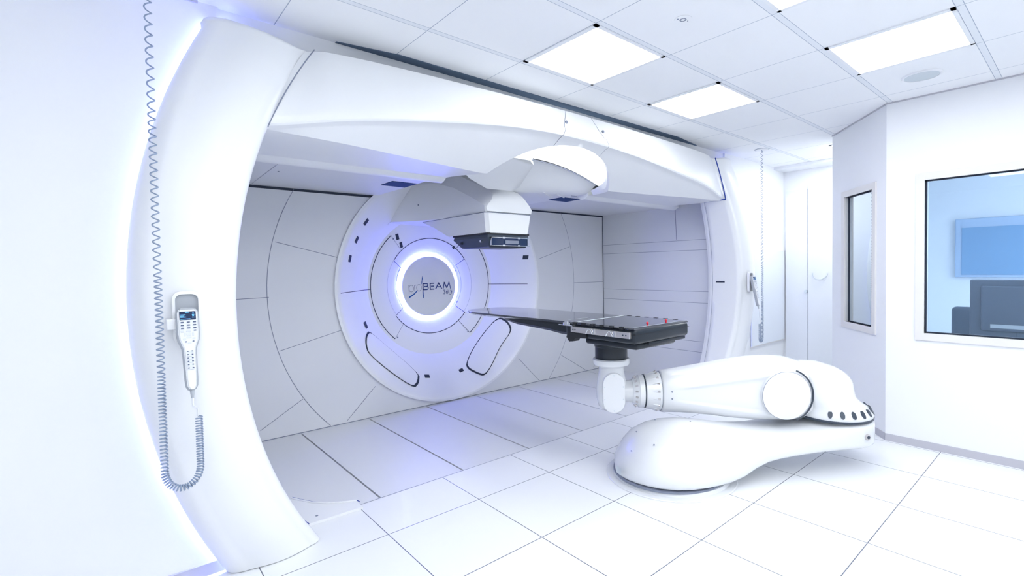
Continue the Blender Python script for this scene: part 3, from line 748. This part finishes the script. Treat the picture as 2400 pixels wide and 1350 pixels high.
# lower arm
S_ = [-.392, -.385, -.36, -.32, -.27, -.2, -.1, 0, .1, .2, .3, .4, .5, .6, .7, .8, .9, 1.0, 1.1, 1.2, 1.3, 1.38, 1.45, 1.50, 1.535, 1.55]
Wk = ([-.392, -.385, -.36, -.32, -.27, -.2, -.1, 0, .12, .25, .40, .55, .70, .85, 1.0, 1.15, 1.28, 1.38, 1.45, 1.50, 1.535, 1.55],
      [.02, .075, .155, .227, .283, .337, .379, .392, .383, .352, .308, .275, .264, .268, .265, .266, .27, .252, .21, .158, .083, .02])
Tk = ([-.392, -.35, -.29, -.2, -.045, .11, .27, .43, .6, .8, 1.0, 1.15, 1.3, 1.55], [.09, .16, .245, .322, .368, .374, .355, .325, .30, .292, .305, .330, .352, .350])
Uk = ([-.4, .30, .42, .55, .70, .85, 1.1, 1.55], [.040, .040, .060, .112, .138, .148, .155, .150])
bm = new(); secs = []; NN = 48
for s in S_:
    w_ = smoothi(s, *Wk); zt = smoothi(s, *Tk); zb = smoothi(s, *Uk)
    skirt = interp(s, [-.4, .3, .7, 1.1, 1.55], [.075, .075, .06, .11, .13])   # height of the upright side
    ex = interp(s, [-.4, .3, .8, 1.2], [2.0, 2.0, 2.6, 5.0])
    P = []; zm = zb+min(skirt, (zt-zb)*.6)
    for k in range(NN):
        a = 2*PI*k/NN; c_, s_ = math.cos(a), math.sin(a)
        if s_ >= 0: y = w_*math.copysign(abs(c_)**(2/ex), c_)*(1-.055*min(1, abs(s_)*5)*interp(s, [.2, .6], [1, 0])); z = zm+(zt-zm)*abs(s_)**(2/ex)
        else: y = w_*math.copysign(abs(c_)**(2/7), c_)*(1-.10*abs(s_)**3*interp(s, [.3, .8], [.0, 1])); z = zm-(zm-zb)*abs(s_)**(2/5)
        P.append(Bc+dl*(s*.94 if s < 0 else s)+nl*y+Vector((0, 0, z)))
    secs.append(P)
loft(bm, secs); la = link('lower_arm', bm, 'robot', PP, True, 60)
bm = new()
for s, y in ((-.18, -.20), (-.05, .10), (-.22, .02), (.16, -.02), (-.30, -.10)):
    w_ = smoothi(s, *Wk); zt = smoothi(s, *Tk); zm = .123; z = zm+(zt-zm)*math.sqrt(max(0, 1-(y/w_)**2)); p = Bc+dl*s+nl*y
    cyl(bm, (p.x, p.y, z-.004), (p.x, p.y, z+.002), .005, n=10)
link('screw', bm, 'thin', la)
p = Bc+dl*1.34-nl*.262; bm = new()
cyl(bm, p+Vector((0, 0, .258))+nl*.02, p+Vector((0, 0, .258))-nl*.012, .021, n=24); cyl(bm, p+Vector((0, 0, .258))-nl*.0, p+Vector((0, 0, .258))-nl*.014, .011, n=16, mi=1)
link('bolt', bm, ['steel', 'dark'], la)
bm = new()
for k in range(-2, 3):
    pass
a0 = math.radians(0)
Pq = []
for k in range(5):
    a = math.pi+math.radians(8+k*2.4); q = Bc+(dl*math.cos(a)-nl*math.sin(a)*-1)*.397; Pq.append(q)
for z0_, z1_ in ((.070, .118),):
    A = [bm.verts.new(q+Vector((0, 0, z0_))) for q in Pq]; B = [bm.verts.new(q+Vector((0, 0, z1_))) for q in Pq]
    for k in range(4): bm.faces.new((A[k], A[k+1], B[k+1], B[k]))
link('rating_label', bm, 'grille', la)
# shoulder on the far end
Wp = Vector((2.80, 2.39, 0)); du = Vector((1.15, -1.04, 0)).normalized(); nu = Vector((-du.y, du.x, 0))
SC = Vector((3.98, 1.28, 0))
bm = new(); lathe(bm, SC, [(.255, .345), (.262, .350), (.262, .362), (.25, .366), (.0005, .366)], 72); link('shoulder_joint', bm, 'dark', PP, True, 30)
bm = new(); secs = []
#        z    u-centre shift, half-length, half-width
for z, sh, hl, hw in ((.362, 0, .258, .258), (.380, 0, .262, .262), (.395, -.003, .258, .256), (.42, -.012, .243, .243), (.445, -.03, .222, .228), (.475, -.055, .203, .214), (.51, -.078, .192, .206), (.56, -.086, .188, .200), (.61, -.090, .186, .196), (.65, -.104, .176, .186), (.685, -.125, .160, .17), (.715, -.15, .130, .14), (.733, -.17, .085, .095), (.738, -.17, .03, .03)):
    P = []
    for k in range(56):
        a = 2*PI*k/56; ex = interp(z, [.42, .52], [2.0, 3.0]); c_, s_ = math.cos(a), math.sin(a)
        P.append(SC+du*(sh+hl*math.copysign(abs(c_)**(2/ex), c_))+nu*(hw*math.copysign(abs(s_)**(2/ex), s_))+Vector((0, 0, z)))
    secs.append(P)
loft(bm, secs); sh_ = link('shoulder', bm, 'robot', PP, True, 60)
# lens shaped vents around the skirt of the shoulder
for k in range(9):
    a = math.radians(-121+k*17); b2 = new(); dr = du*math.cos(a)+nu*math.sin(a); tg = Vector((-dr.y, dr.x, 0))
    c0 = SC+dr*.2545-du*.006+Vector((0, 0, .408)); 
    upv = Vector((0, 0, 1))-dr*.55
    P = []
    for j in range(14):
        t = 2*PI*j/14; P.append(c0+tg*(.015*math.cos(t))+upv*(.024*math.sin(t)*(1 if abs(math.cos(t)) > .2 else 1.15))+dr*.001)
    A = [b2.verts.new(q) for q in P]; B = [b2.verts.new(q-dr*.012) for q in P]
    b2.faces.new(A)
    for j in range(14): b2.faces.new((A[j], A[(j+1) % 14], B[(j+1) % 14], B[j]))
    link('vent', b2, 'dark' if k % 1 == 0 else 'robot', sh_)
# upper arm
bm = new(); secs = []
ST = [(.355, .382, .672, .135), (.365, .374, .682, .143), (.44, .374, .690, .150), (.53, .372, .702, .158), (.69, .360, .725, .168), (.85, .342, .750, .176), (1.0, .332, .768, .182), (1.10, .326, .774, .184), (1.20, .325, .775, .184), (1.29, .327, .768, .184), (1.36, .340, .75, .182), (1.42, .375, .71, .178), (1.455, .42, .665, .172), (1.475, .47, .61, .15), (1.48, .52, .56, .10)]
us_ = sorted(set([t[0] for t in ST]+[.46+.03*k for k in range(24)]))
for u in us_:
    zb, zt, hw = (smoothi(u, [t[0] for t in ST], [t[j] for t in ST]) for j in (1, 2, 3))
    P = []; zc, hz = (zt+zb)/2, (zt-zb)/2
    ex = interp(u, [.35, .5, .9, 1.4], [2.1, 2.4, 3.4, 4.0])
    for k in range(120):
        a = 2*PI*k/120; c_, s_ = math.cos(a), math.sin(a)
        yy = hw*math.copysign(abs(c_)**(2/ex), c_); zz = zc+hz*math.copysign(abs(s_)**(2/ex), s_)
        if c_ < -.15 and .44 < u < 1.16:      # shallow wedge recess running towards the elbow disc
            wz = interp(u, [.44, 1.16], [.035, .135]); q = abs(zz-(.530-.01*(u-.4)))/wz
            yy += .014*max(0, min(1, (1.12-q)/.2))*max(0, min(1, (u-.44)/.10))
        P.append(Wp+du*u+nu*yy+Vector((0, 0, zz)))
    secs.append(P)
loft(bm, secs); ua = link('upper_arm', bm, 'robot', PP, True, 60)
EC = Wp+du*1.205+Vector((0, 0, .532))
bm = new(); cyl(bm, EC-nu*.13, EC-nu*.208, .168, n=72); link('elbow_cover', bm, 'robot', ua, True, 30)
bm = new(); tube(bm, [EC-nu*.205+(du*math.cos(t)+Vector((0, 0, math.sin(t))))*.1685 for t in [2*PI*k/72 for k in range(73)]], .0022, 6); link('elbow_ring', bm, 'thin', ua)
bm = new(); tube(bm, [EC-nu*.199+(du*math.cos(t)+Vector((0, 0, math.sin(t))))*.188 for t in [math.radians(-68+136*k/40) for k in range(41)]], .006, 6); link('elbow_gap', bm, 'dark', ua)
bm = new()
cyl(bm, Wp+du*.35+Vector((0, 0, .528)), Wp+du*.352+Vector((0, 0, .528)), .146, n=48)
for z in (.505, .555): 
    q = Wp+du*.415-nu*.148+Vector((0, 0, z)); cyl(bm, q, q-nu*.006, .006, n=12)
link('screw', bm, 'thin', ua)
# forearm flange
ZC = .527
def ucyl(bm, u0, u1, r0, r1, mi=0): return cyl(bm, Wp+du*u0+Vector((0, 0, ZC)), Wp+du*u1+Vector((0, 0, ZC)), r0, r1, 48, mi)
bm = new()
ucyl(bm, .243, .352, .124, .144); ucyl(bm, .196, .232, .120, .121); ucyl(bm, .150, .196, .088, .116); ucyl(bm, .06, .15, .078, .082); ucyl(bm, .232, .243, .118, .118)
fl = link('forearm_flange', bm, 'robot', PP, True, 30)
bm = new(); ucyl(bm, .2335, .2405, .1235, .1235); link('flange_seal', bm, 'dark', fl)
for k in range(16):
    a = 2*PI*(k+.5)/16; dr = nu*math.cos(a)+Vector((0, 0, math.sin(a)))
    b2 = new(); q = Wp+Vector((0, 0, ZC))
    cyl(b2, q+du*.318+dr*.136, q+du*.334+dr*.143, .0075, n=12); cyl(b2, q+du*.165+dr*.102, q+du*.180+dr*.112, .0065, n=12)
    cyl(b2, q+du*.255+dr*.119, q+du*.318+dr*.136, .002, .008, n=8, mi=1)
    link('flange_bolt', b2, ['steel', 'robot'], fl, True)
# wrist
bm = new(); secs = []
WC = Vector((2.80, 2.39, 0))
lathe(bm, WC, [(.0005, .385), (.06, .392), (.098, .425), (.112, .48), (.114, .55), (.105, .62), (.092, .68), (.092, .715), (.108, .725), (.132, .735), (.137, .75), (.137, .772), (.130, .780), (.0005, .780)], 56)
wr = link('wrist', bm, 'robot', PP, True, 35)
bm = new(); vd = Vector((-.66, -.75, 0)).normalized(); rt = Vector((-vd.y, vd.x, 0))
P = rrect(.155, .285, .0765, 10)
c0 = Vector((2.80, 2.39, .545))+vd*.085
prism(bm, P, 0, .045, 0, lambda a, b, h: tuple(c0+rt*a+Vector((0, 0, b))+vd*h))
wc = link('wrist_cover', bm, 'robot', PP, True, 30)
bm = new()
for a, b in ((0, .128), (0, -.128), (-.068, .045), (.068, .045), (-.068, -.045), (.068, -.045)):
    q = c0+rt*a+Vector((0, 0, b))+vd*.0445; cyl(bm, q, q+vd*.002, .0055, n=12)
link('screw', bm, 'grille', wc)
bm = new(); lathe(bm, WC, [(.0005, .780), (.118, .780), (.120, .785), (.120, .865), (.124, .870), (.126, .91), (.128, .955), (.0005, .955)], 56); link('mounting_column', bm, 'black', PP, True, 35)
# couch
TC = 2.80
bm = new()
box(bm, TC-.31, 1.925, .958, TC+.31, 2.56, 1.057, 0, .026, 4)
cf = link('couch_base', bm, 'black', PP, True, 30)
bm = new(); box(bm, TC-.22, 1.985, .905, TC+.24, 2.45, .957, 0, .02, 3); box(bm, TC-.13, 1.95, .935, TC+.30, 2.2, .957, 0, .004, 2); link('drive_box', bm, 'black', cf, True, 30)
bm = new(); box(bm, TC-.3108, 1.924, 1.022, TC+.3108, 2.54, 1.024); link('rim_line', bm, 'blackmat', cf)  # thin matt black line around the couch base
# tapering top: outline in plan
def couch_outline(i=0.):
    P = [(TC-.31+i, 1.935+i), (TC+.31-i, 1.935+i), (TC+.312-i, 3.70)]
    for k in range(1, 9):
        t = PI/2*k/8; P.append((TC+.312-i-.22*(1-math.cos(t)), 3.70+(.36-i)*math.sin(t)))
    for k in range(9):
        t = PI/2*(8-k)/8; P.append((TC-.316+i+.22*(1-math.cos(t)), 3.70+(.36-i)*math.sin(t)))
    return P
bm = new()
o1, o2 = couch_outline(), couch_outline(.012)
L0 = [Vector((x, y, 1.066)) for x, y in couch_outline(.006)]; L1 = [Vector((x, y, 1.060)) for x, y in o1]
L2 = [Vector((x, y, 1.052-.0*y)) for x, y in o1]; L3 = [Vector((x, y, 1.036)) for x, y in couch_outline(.035)]
loft(bm, [L0, L1, L2, L3]); ct = link('couch_top', bm, 'carbon', PP, True, 40)
bm = new(); S = []
for y, hw, zb in ((2.50, .285, .962), (2.65, .285, .964), (2.80, .27, .975), (3.2, .262, .992), (3.36, .255, 1.012), (3.44, .24, 1.035)):
    S.append([Vector((TC-hw, y, 1.045)), Vector((TC-hw, y, zb+.02)), Vector((TC-hw+.02, y, zb)), Vector((TC+hw-.02, y, zb)), Vector((TC+hw, y, zb+.02)), Vector((TC+hw, y, 1.045))])
loft(bm, S); link('couch_beam', bm, 'black', cf, True, 30)
bm = new()
strip(bm, [(TC-.28, 2.46, 1.066), (TC+.29, 2.50, 1.066)], .022, (0, 0, 1), 0, .001); strip(bm, [(TC-.298, 1.945, 1.066), (TC+.298, 1.945, 1.066)], .006, (0, 0, 1), 0, .001)
strip(bm, [(TC-.24, 2.60, 1.066), (TC+.02, 2.615, 1.066)], .008, (0, 0, 1), 0, .001)
link('index_strip', bm, 'grille', ct)
bm = new()
for k in range(6): 
    for sx in (-1, 1): box(bm, TC+sx*.306-.012, 2.02+.085*k, 1.050, TC+sx*.306+.012, 2.05+.085*k, 1.0675)
link('index_notch', bm, 'blackmat', ct)
for x in (2.66, 2.87):
    b2 = new(); lathe(b2, (x, 1.955, 0), [(.006, 1.064), (.006, 1.076), (.0085, 1.078), (.0085, 1.088), (.006, 1.091), (.0005, 1.092)], 20); link('knob', b2, 'red', ct, True, 30)
bm = new(); box(bm, TC-.328, 1.955, .996, TC-.310, 2.485, 1.036, 0, .003); sr = link('side_rail', bm, 'steel', PP)
bm = new()
for y in (1.985, 2.01, 2.44, 2.46): cyl(bm, (TC-.331, y, 1.016), (TC-.327, y, 1.016), .005, n=10)
link('screw', bm, 'dark', sr)
for y in (2.30, 2.12):
    b2 = new(); tube(b2, [(TC-.335, y+.03-.06*k/8, .998+.034*math.sin(PI*k/8)) for k in range(9)], .003, 6); box(b2, TC-.334, y-.045, .998, TC-.328, y-.035, 1.036); link('rail_clip', b2, 'chrome', sr)
bm = new(); box(bm, TC-.332, 2.49, 1.038, TC-.300, 2.56, 1.062, 0, .003); box(bm, TC-.336, 2.46, 1.040, TC-.326, 2.60, 1.046); box(bm, TC-.335, 2.51, 1.04, TC-.325, 2.54, 1.07); link('latch', bm, 'chrome', cf)
bm = new()
prism(bm, [(2.525, .992), (2.535, .955), (2.51, .925), (2.47, .93), (2.45, .955), (2.40, .958), (2.34, .962), (2.34, .99)], TC-.32, TC-.26, 0, lambda a, b, h: (h, a, b)); link('hand_grip', bm, 'blackmat', cf, True, 30)

# ================================================================== PENDANTS
def coil(bm, path, R, turns, r, nper=14):
    """helix along a polyline path; turns: list of (arc fraction, cumulative turns)"""
    L = [0]
    for a, b in zip(path, path[1:]): L.append(L[-1]+(b-a).length)
    T = L[-1]; tot = turns[-1][1]; n = int(tot*nper); pts = []
    xs_ = [t[1] for t in turns]; fs = [t[0] for t in turns]
    up = Vector((0, -1, 0))
    for k in range(n+1):
        q = tot*k/n; s = smoothi(q, xs_, fs)*T if False else interp(q, xs_, fs)*T
        i = max(j for j in range(len(L)-1) if L[j] <= s+1e-9); f = (s-L[i])/(L[i+1]-L[i]+1e-12)
        p = path[i].lerp(path[i+1], f)
        i0, i1 = max(0, i-1), min(len(path)-1, i+2)
        t = (path[i1]-path[i0]).normalized(); a = (up-t*up.dot(t)).normalized(); b = t.cross(a)
        ph = 2*PI*q; pts.append(p+(a*math.cos(ph)+b*math.sin(ph))*R)
    tube(bm, pts, r, 6)
    return pts
def make_pendant(name, label, ox, oy, oz, mx, my, low, ret, tx, tilt=.28):
    """ox,oy,oz: top of handset ; mx,my: cord hang point ; low: bottom of the loop; tx: direction of the loop in x"""
    T = thing(name, label, 'remote control', (ox, oy, oz), None)
    Z = Vector((0, -tilt, -.96)).normalized(); X = Vector((1, 0, .0)); Yn = X.cross(Z).normalized()
    if Yn.y > 0: Yn = -Yn
    o = Vector((ox, oy, oz))
    def hp(a, l, h): return tuple(o+X*a+Z*l+Yn*h)      # a across, l down, h out
    W = [(0, .026), (.008, .034), (.02, .0395), (.05, .0400), (.11, .0395), (.135, .037), (.155, .030), (.17, .0255), (.185, .0245), (.30, .0225), (.325, .0205), (.338, .014), (.343, .006)]
    def hbody(i, h0, h1, l0=0, l1=.343):
        out = []
        S = []
        for l, w in W:
            if l < l0 or l > l1: continue
            w = w-i
            S.append([Vector(hp(-w, l, h0+.004)), Vector(hp(-w+.004, l, h0)), Vector(hp(w-.004, l, h0)), Vector(hp(w, l, h0+.004)), Vector(hp(w, l, h1-.006)), Vector(hp(w-.005, l, h1)), Vector(hp(-w+.005, l, h1)), Vector(hp(-w, l, h1-.006))])
        return S
    bm = new(); loft(bm, hbody(0, 0, .030)); body = link('handset', bm, 'handedge', T, True, 50)
    bm = new(); loft(bm, hbody(.005, .028, .033, .008, .338)); face = link('faceplate', bm, 'hand', body, True, 30)
    bm = new(); prism(bm, rrect(.056, .036, .002, 2, 0, .034), .033, .0345, 0, hp); link('screen', bm, 'screen', T)
    bm = new()
    for a, l, w, hh in ((-.001, .019, .014, .003), (-.016, .030, .018, .002), (-.018, .035, .014, .002), (-.015, .040, .02, .002), (-.008, .048, .034, .0018), (.019, .024, .006, .002), (.019, .030, .008, .002), (.019, .036, .006, .002), (.019, .042, .008, .002)):
        prism(bm, rrect(w, hh, .0004, 1, a, l), .0345, .0350, 0, hp)
    link('screen_text', bm, 'screenui', T)
    k = 0
    B = []
    for r in range(3):
        for c in range(3): B.append((-.020+.021*c, .062+.0125*r, .014, .008, 1))
    B += [(-.021, .100, .012, .007, 0), (.022, .098, .011, .007, 1), (0, .100, .016, .006, 0), (0, .126, .016, .006, 0), (-.013, .113, .006, .014, 0), (.015, .113, .006, .014, 0), (0, .113, .014, .014, 0),
          (-.015, .132, .010, .007, 0), (.017, .131, .010, .007, 0), (-.011, .144, .008, .007, 1), (.014, .143, .008, .007, 1), (.001, .150, .012, .006, 0)]
    for a, l, w, hh, dk_ in B:
        bm = new(); prism(bm, rrect(w, hh, min(w, hh)*.3, 3, a, l), .033, .0356, 0, hp)
        if dk_: prism(bm, rrect(w*.72, hh*.62, .0005, 1, a, l), .0355, .0360, 1, hp)
        link('button', bm, ['button', 'buttondark'], T)
    for r in range(6):
        bm = new(); l = .186+.0138*r; prism(bm, rrect(.022, .009, .002, 3, 0, l), .033, .0362, 0, hp)
        for sx in (-1, 1): prism(bm, rrect(.006, .004, .0006, 1, sx*.0075, l-.002), .036, .0368, 1, hp)
        link('grip_button', bm, ['button', 'buttondark'], T)
    # cable from the handset foot and the coil
    foot = Vector(hp(0, .343, .015))
    bm = new(); cyl(bm, foot, foot+Z*.03, .008, .005, 14); link('strain_relief', bm, 'handedge', T, True)
    top = Vector((mx, my, H-.012)); rx = mx+tx
    zb = low
    retp = Vector((rx, my, ret)); rad_ = abs(tx)/2
    path = [Vector((mx, my, H-.03-(H-.03-(zb+rad_*1.35))*k/40)) for k in range(41)]
    for k in range(1, 20):
        a = PI*k/20; path.append(Vector((mx+tx/2-tx/2*math.cos(a), my, zb+rad_*1.35*(1-math.sin(a)))))
    path += [Vector((rx, my, zb+rad_*1.35+(ret-zb-rad_*1.35)*k/10)) for k in range(11)]
    bm = new()
    # cumulative turns grow faster lower down where the coil is tight
    z_of = lambda f: f
    Ltot = (H-.03-zb-rad_*1.35)+PI*rad_*1.17+(ret-zb-rad_*1.35)
    f1 = (H-.03-1.45)/Ltot; f2 = (H-.03-zb-rad_*1.35)/Ltot
    t1 = (H-.03-1.45)/.041; t2 = t1+(1.45-zb-rad_*1.35)/.0215; t3 = t2+(Ltot*(1-f2))/.0150
    fm1 = (H-.03-2.1)/Ltot; fm2 = f1+(f2-f1)*.5
    tm1 = (H-.03-2.1)/.042; t1 = tm1+.65/.033; tm2 = t1+(f2-f1)*.5*Ltot/.0225; t2 = tm2+(f2-f1)*.5*Ltot/.0145; t3 = t2+(Ltot*(1-f2))/.0105
    pts = coil(bm, path, .0115, [(0, 0), (fm1, tm1), (f1, t1), (fm2, tm2), (f2, t2), (1, t3)], .0028)
    link('coiled_cord', bm, 'cord', T, True)
    bm = new(); e = pts[-1]; f_ = foot+Z*.03
    m1 = e+Vector((0, 0, .03)); m2 = f_+Z*.03
    ctrl = [e, m1, e.lerp(f_, .5)+Vector((0, 0, .0)), m2, f_]; fin = []
    for i in range(len(ctrl)-1):
        p0 = ctrl[max(0, i-1)]; p1 = ctrl[i]; p2 = ctrl[i+1]; p3 = ctrl[min(len(ctrl)-1, i+2)]
        for j in range(8):
            t = j/8; fin.append(.5*((2*p1)+(p2-p0)*t+(2*p0-5*p1+4*p2-p3)*t*t+(3*p1-p0-3*p2+p3)*t**3))
    fin.append(ctrl[-1]); tube(bm, fin, .0036, 8); link('straight_cable', bm, 'hand', T, True)
    bm = new(); tube(bm, [pts[0], Vector((mx, my, H-.02)), Vector((mx, my, H-.008))], .004, 8); link('cord_end', bm, 'cord', T, True)
    return T
def make_cradle(label, ox, yf, oz):
    T = thing('pendant_cradle', label, 'holder', (ox, yf, oz))
    fn = lambda a, b, h: (ox+a, yf-h, oz+b)
    bm = new(); P = rrect(.098, .225, .03, 6, 0, -.11); Q = rrect(.080, .205, .024, 6, 0, -.112)
    A = [Vector(fn(a, b, -.006)) for a, b in P]; B = [Vector(fn(a, b, .016)) for a, b in P]; Cc = [Vector(fn(a, b, .018)) for a, b in Q]; D = [Vector(fn(a, b, .002)) for a, b in Q]
    loft(bm, [A, B, Cc, D]); link('shell', bm, 'cover', T, True, 30)
    bm = new(); prism(bm, rrect(.078, .203, .024, 6, 0, -.112), .000, .0025, 0, fn); link('back_plate', bm, 'handedge', T)
    return T
make_cradle('oval holder on the front of the large left pillar', .250, 2.562, 1.378)
make_cradle('oval holder on the front of the right pillar beside the alcove', 5.385, 2.562, 1.378)
bk = thing('side_bracket', 'small square white bracket left of the pendant on the left pillar', 'bracket', (.20, 2.59, 1.24))
bm = new(); box(bm, .178, 2.520, 1.225, .222, 2.59, 1.268, 0, .003); box(bm, .203, 2.525, 1.212, .222, 2.585, 1.226, 0, .002); link('block', bm, 'cover', bk)
make_pendant('hand_pendant', 'white hand control with lit screen and keypad hanging on the large left pillar', .247, 2.548, 1.303, .150, 2.45, .585, .865, .118)
make_pendant('hand_pendant', 'white hand control on the right pillar seen from the side', 5.385, 2.550, 1.335, 5.50, 2.475, .60, .80, -.065, .19)
for x, y, lb in ((.150, 2.45, 'round plate on the ceiling above the frame where the left cord hangs'), (5.50, 2.475, 'small round ceiling plate where the far right coiled cord hangs')):
    t = thing('cord_ceiling_plate', lb, 'ceiling plate', (x, y, H))
    bm = new(); lathe(bm, (x, y, H), [(.0005, -.010), (.062, -.008), (.070, -.001)], 40); link('plate', bm, 'paint', t, True, 30)
    bm = new(); lathe(bm, (x, y, H), [(.070, -.003), (.076, -.0035), (.078, -.0008)], 40); link('rim', bm, 'cord', t)

# ================================================================== LIGHT, WORLD, CAMERA
w = bpy.data.worlds.new('room_world'); bpy.context.scene.world = w; w.use_nodes = True
w.node_tree.nodes['Background'].inputs[0].default_value = (.75, .87, 1, 1); w.node_tree.nodes['Background'].inputs[1].default_value = .15

cam = bpy.data.cameras.new('camera'); co = bpy.data.objects.new('camera', cam); C.objects.link(co)
FPX, CX, CY = 1149.6829, 69.2029, -13.5727
cam.sensor_width = 36; cam.lens = 36*FPX/2400; cam.shift_x = -CX/2400; cam.shift_y = CY/2400
cam.clip_start = .05; cam.clip_end = 60
RX, RY, RZ = -.027869, -.0153647, -.7249308
Mx = Matrix.Rotation(RZ, 4, 'Z') @ Matrix.Rotation(PI/2+RX, 4, 'X') @ Matrix.Rotation(-0, 4, 'Y') @ Matrix.Rotation(RY, 4, 'Z')
co.matrix_world = Matrix.Translation((0, 0, EYE)) @ Mx
sc_ = bpy.context.scene; sc_.camera = co
sc_.view_settings.view_transform = 'Standard'; sc_.view_settings.look = 'None'; sc_.view_settings.gamma = 1
sc_.view_settings.use_curve_mapping = False; sc_.view_settings.exposure = 0.40
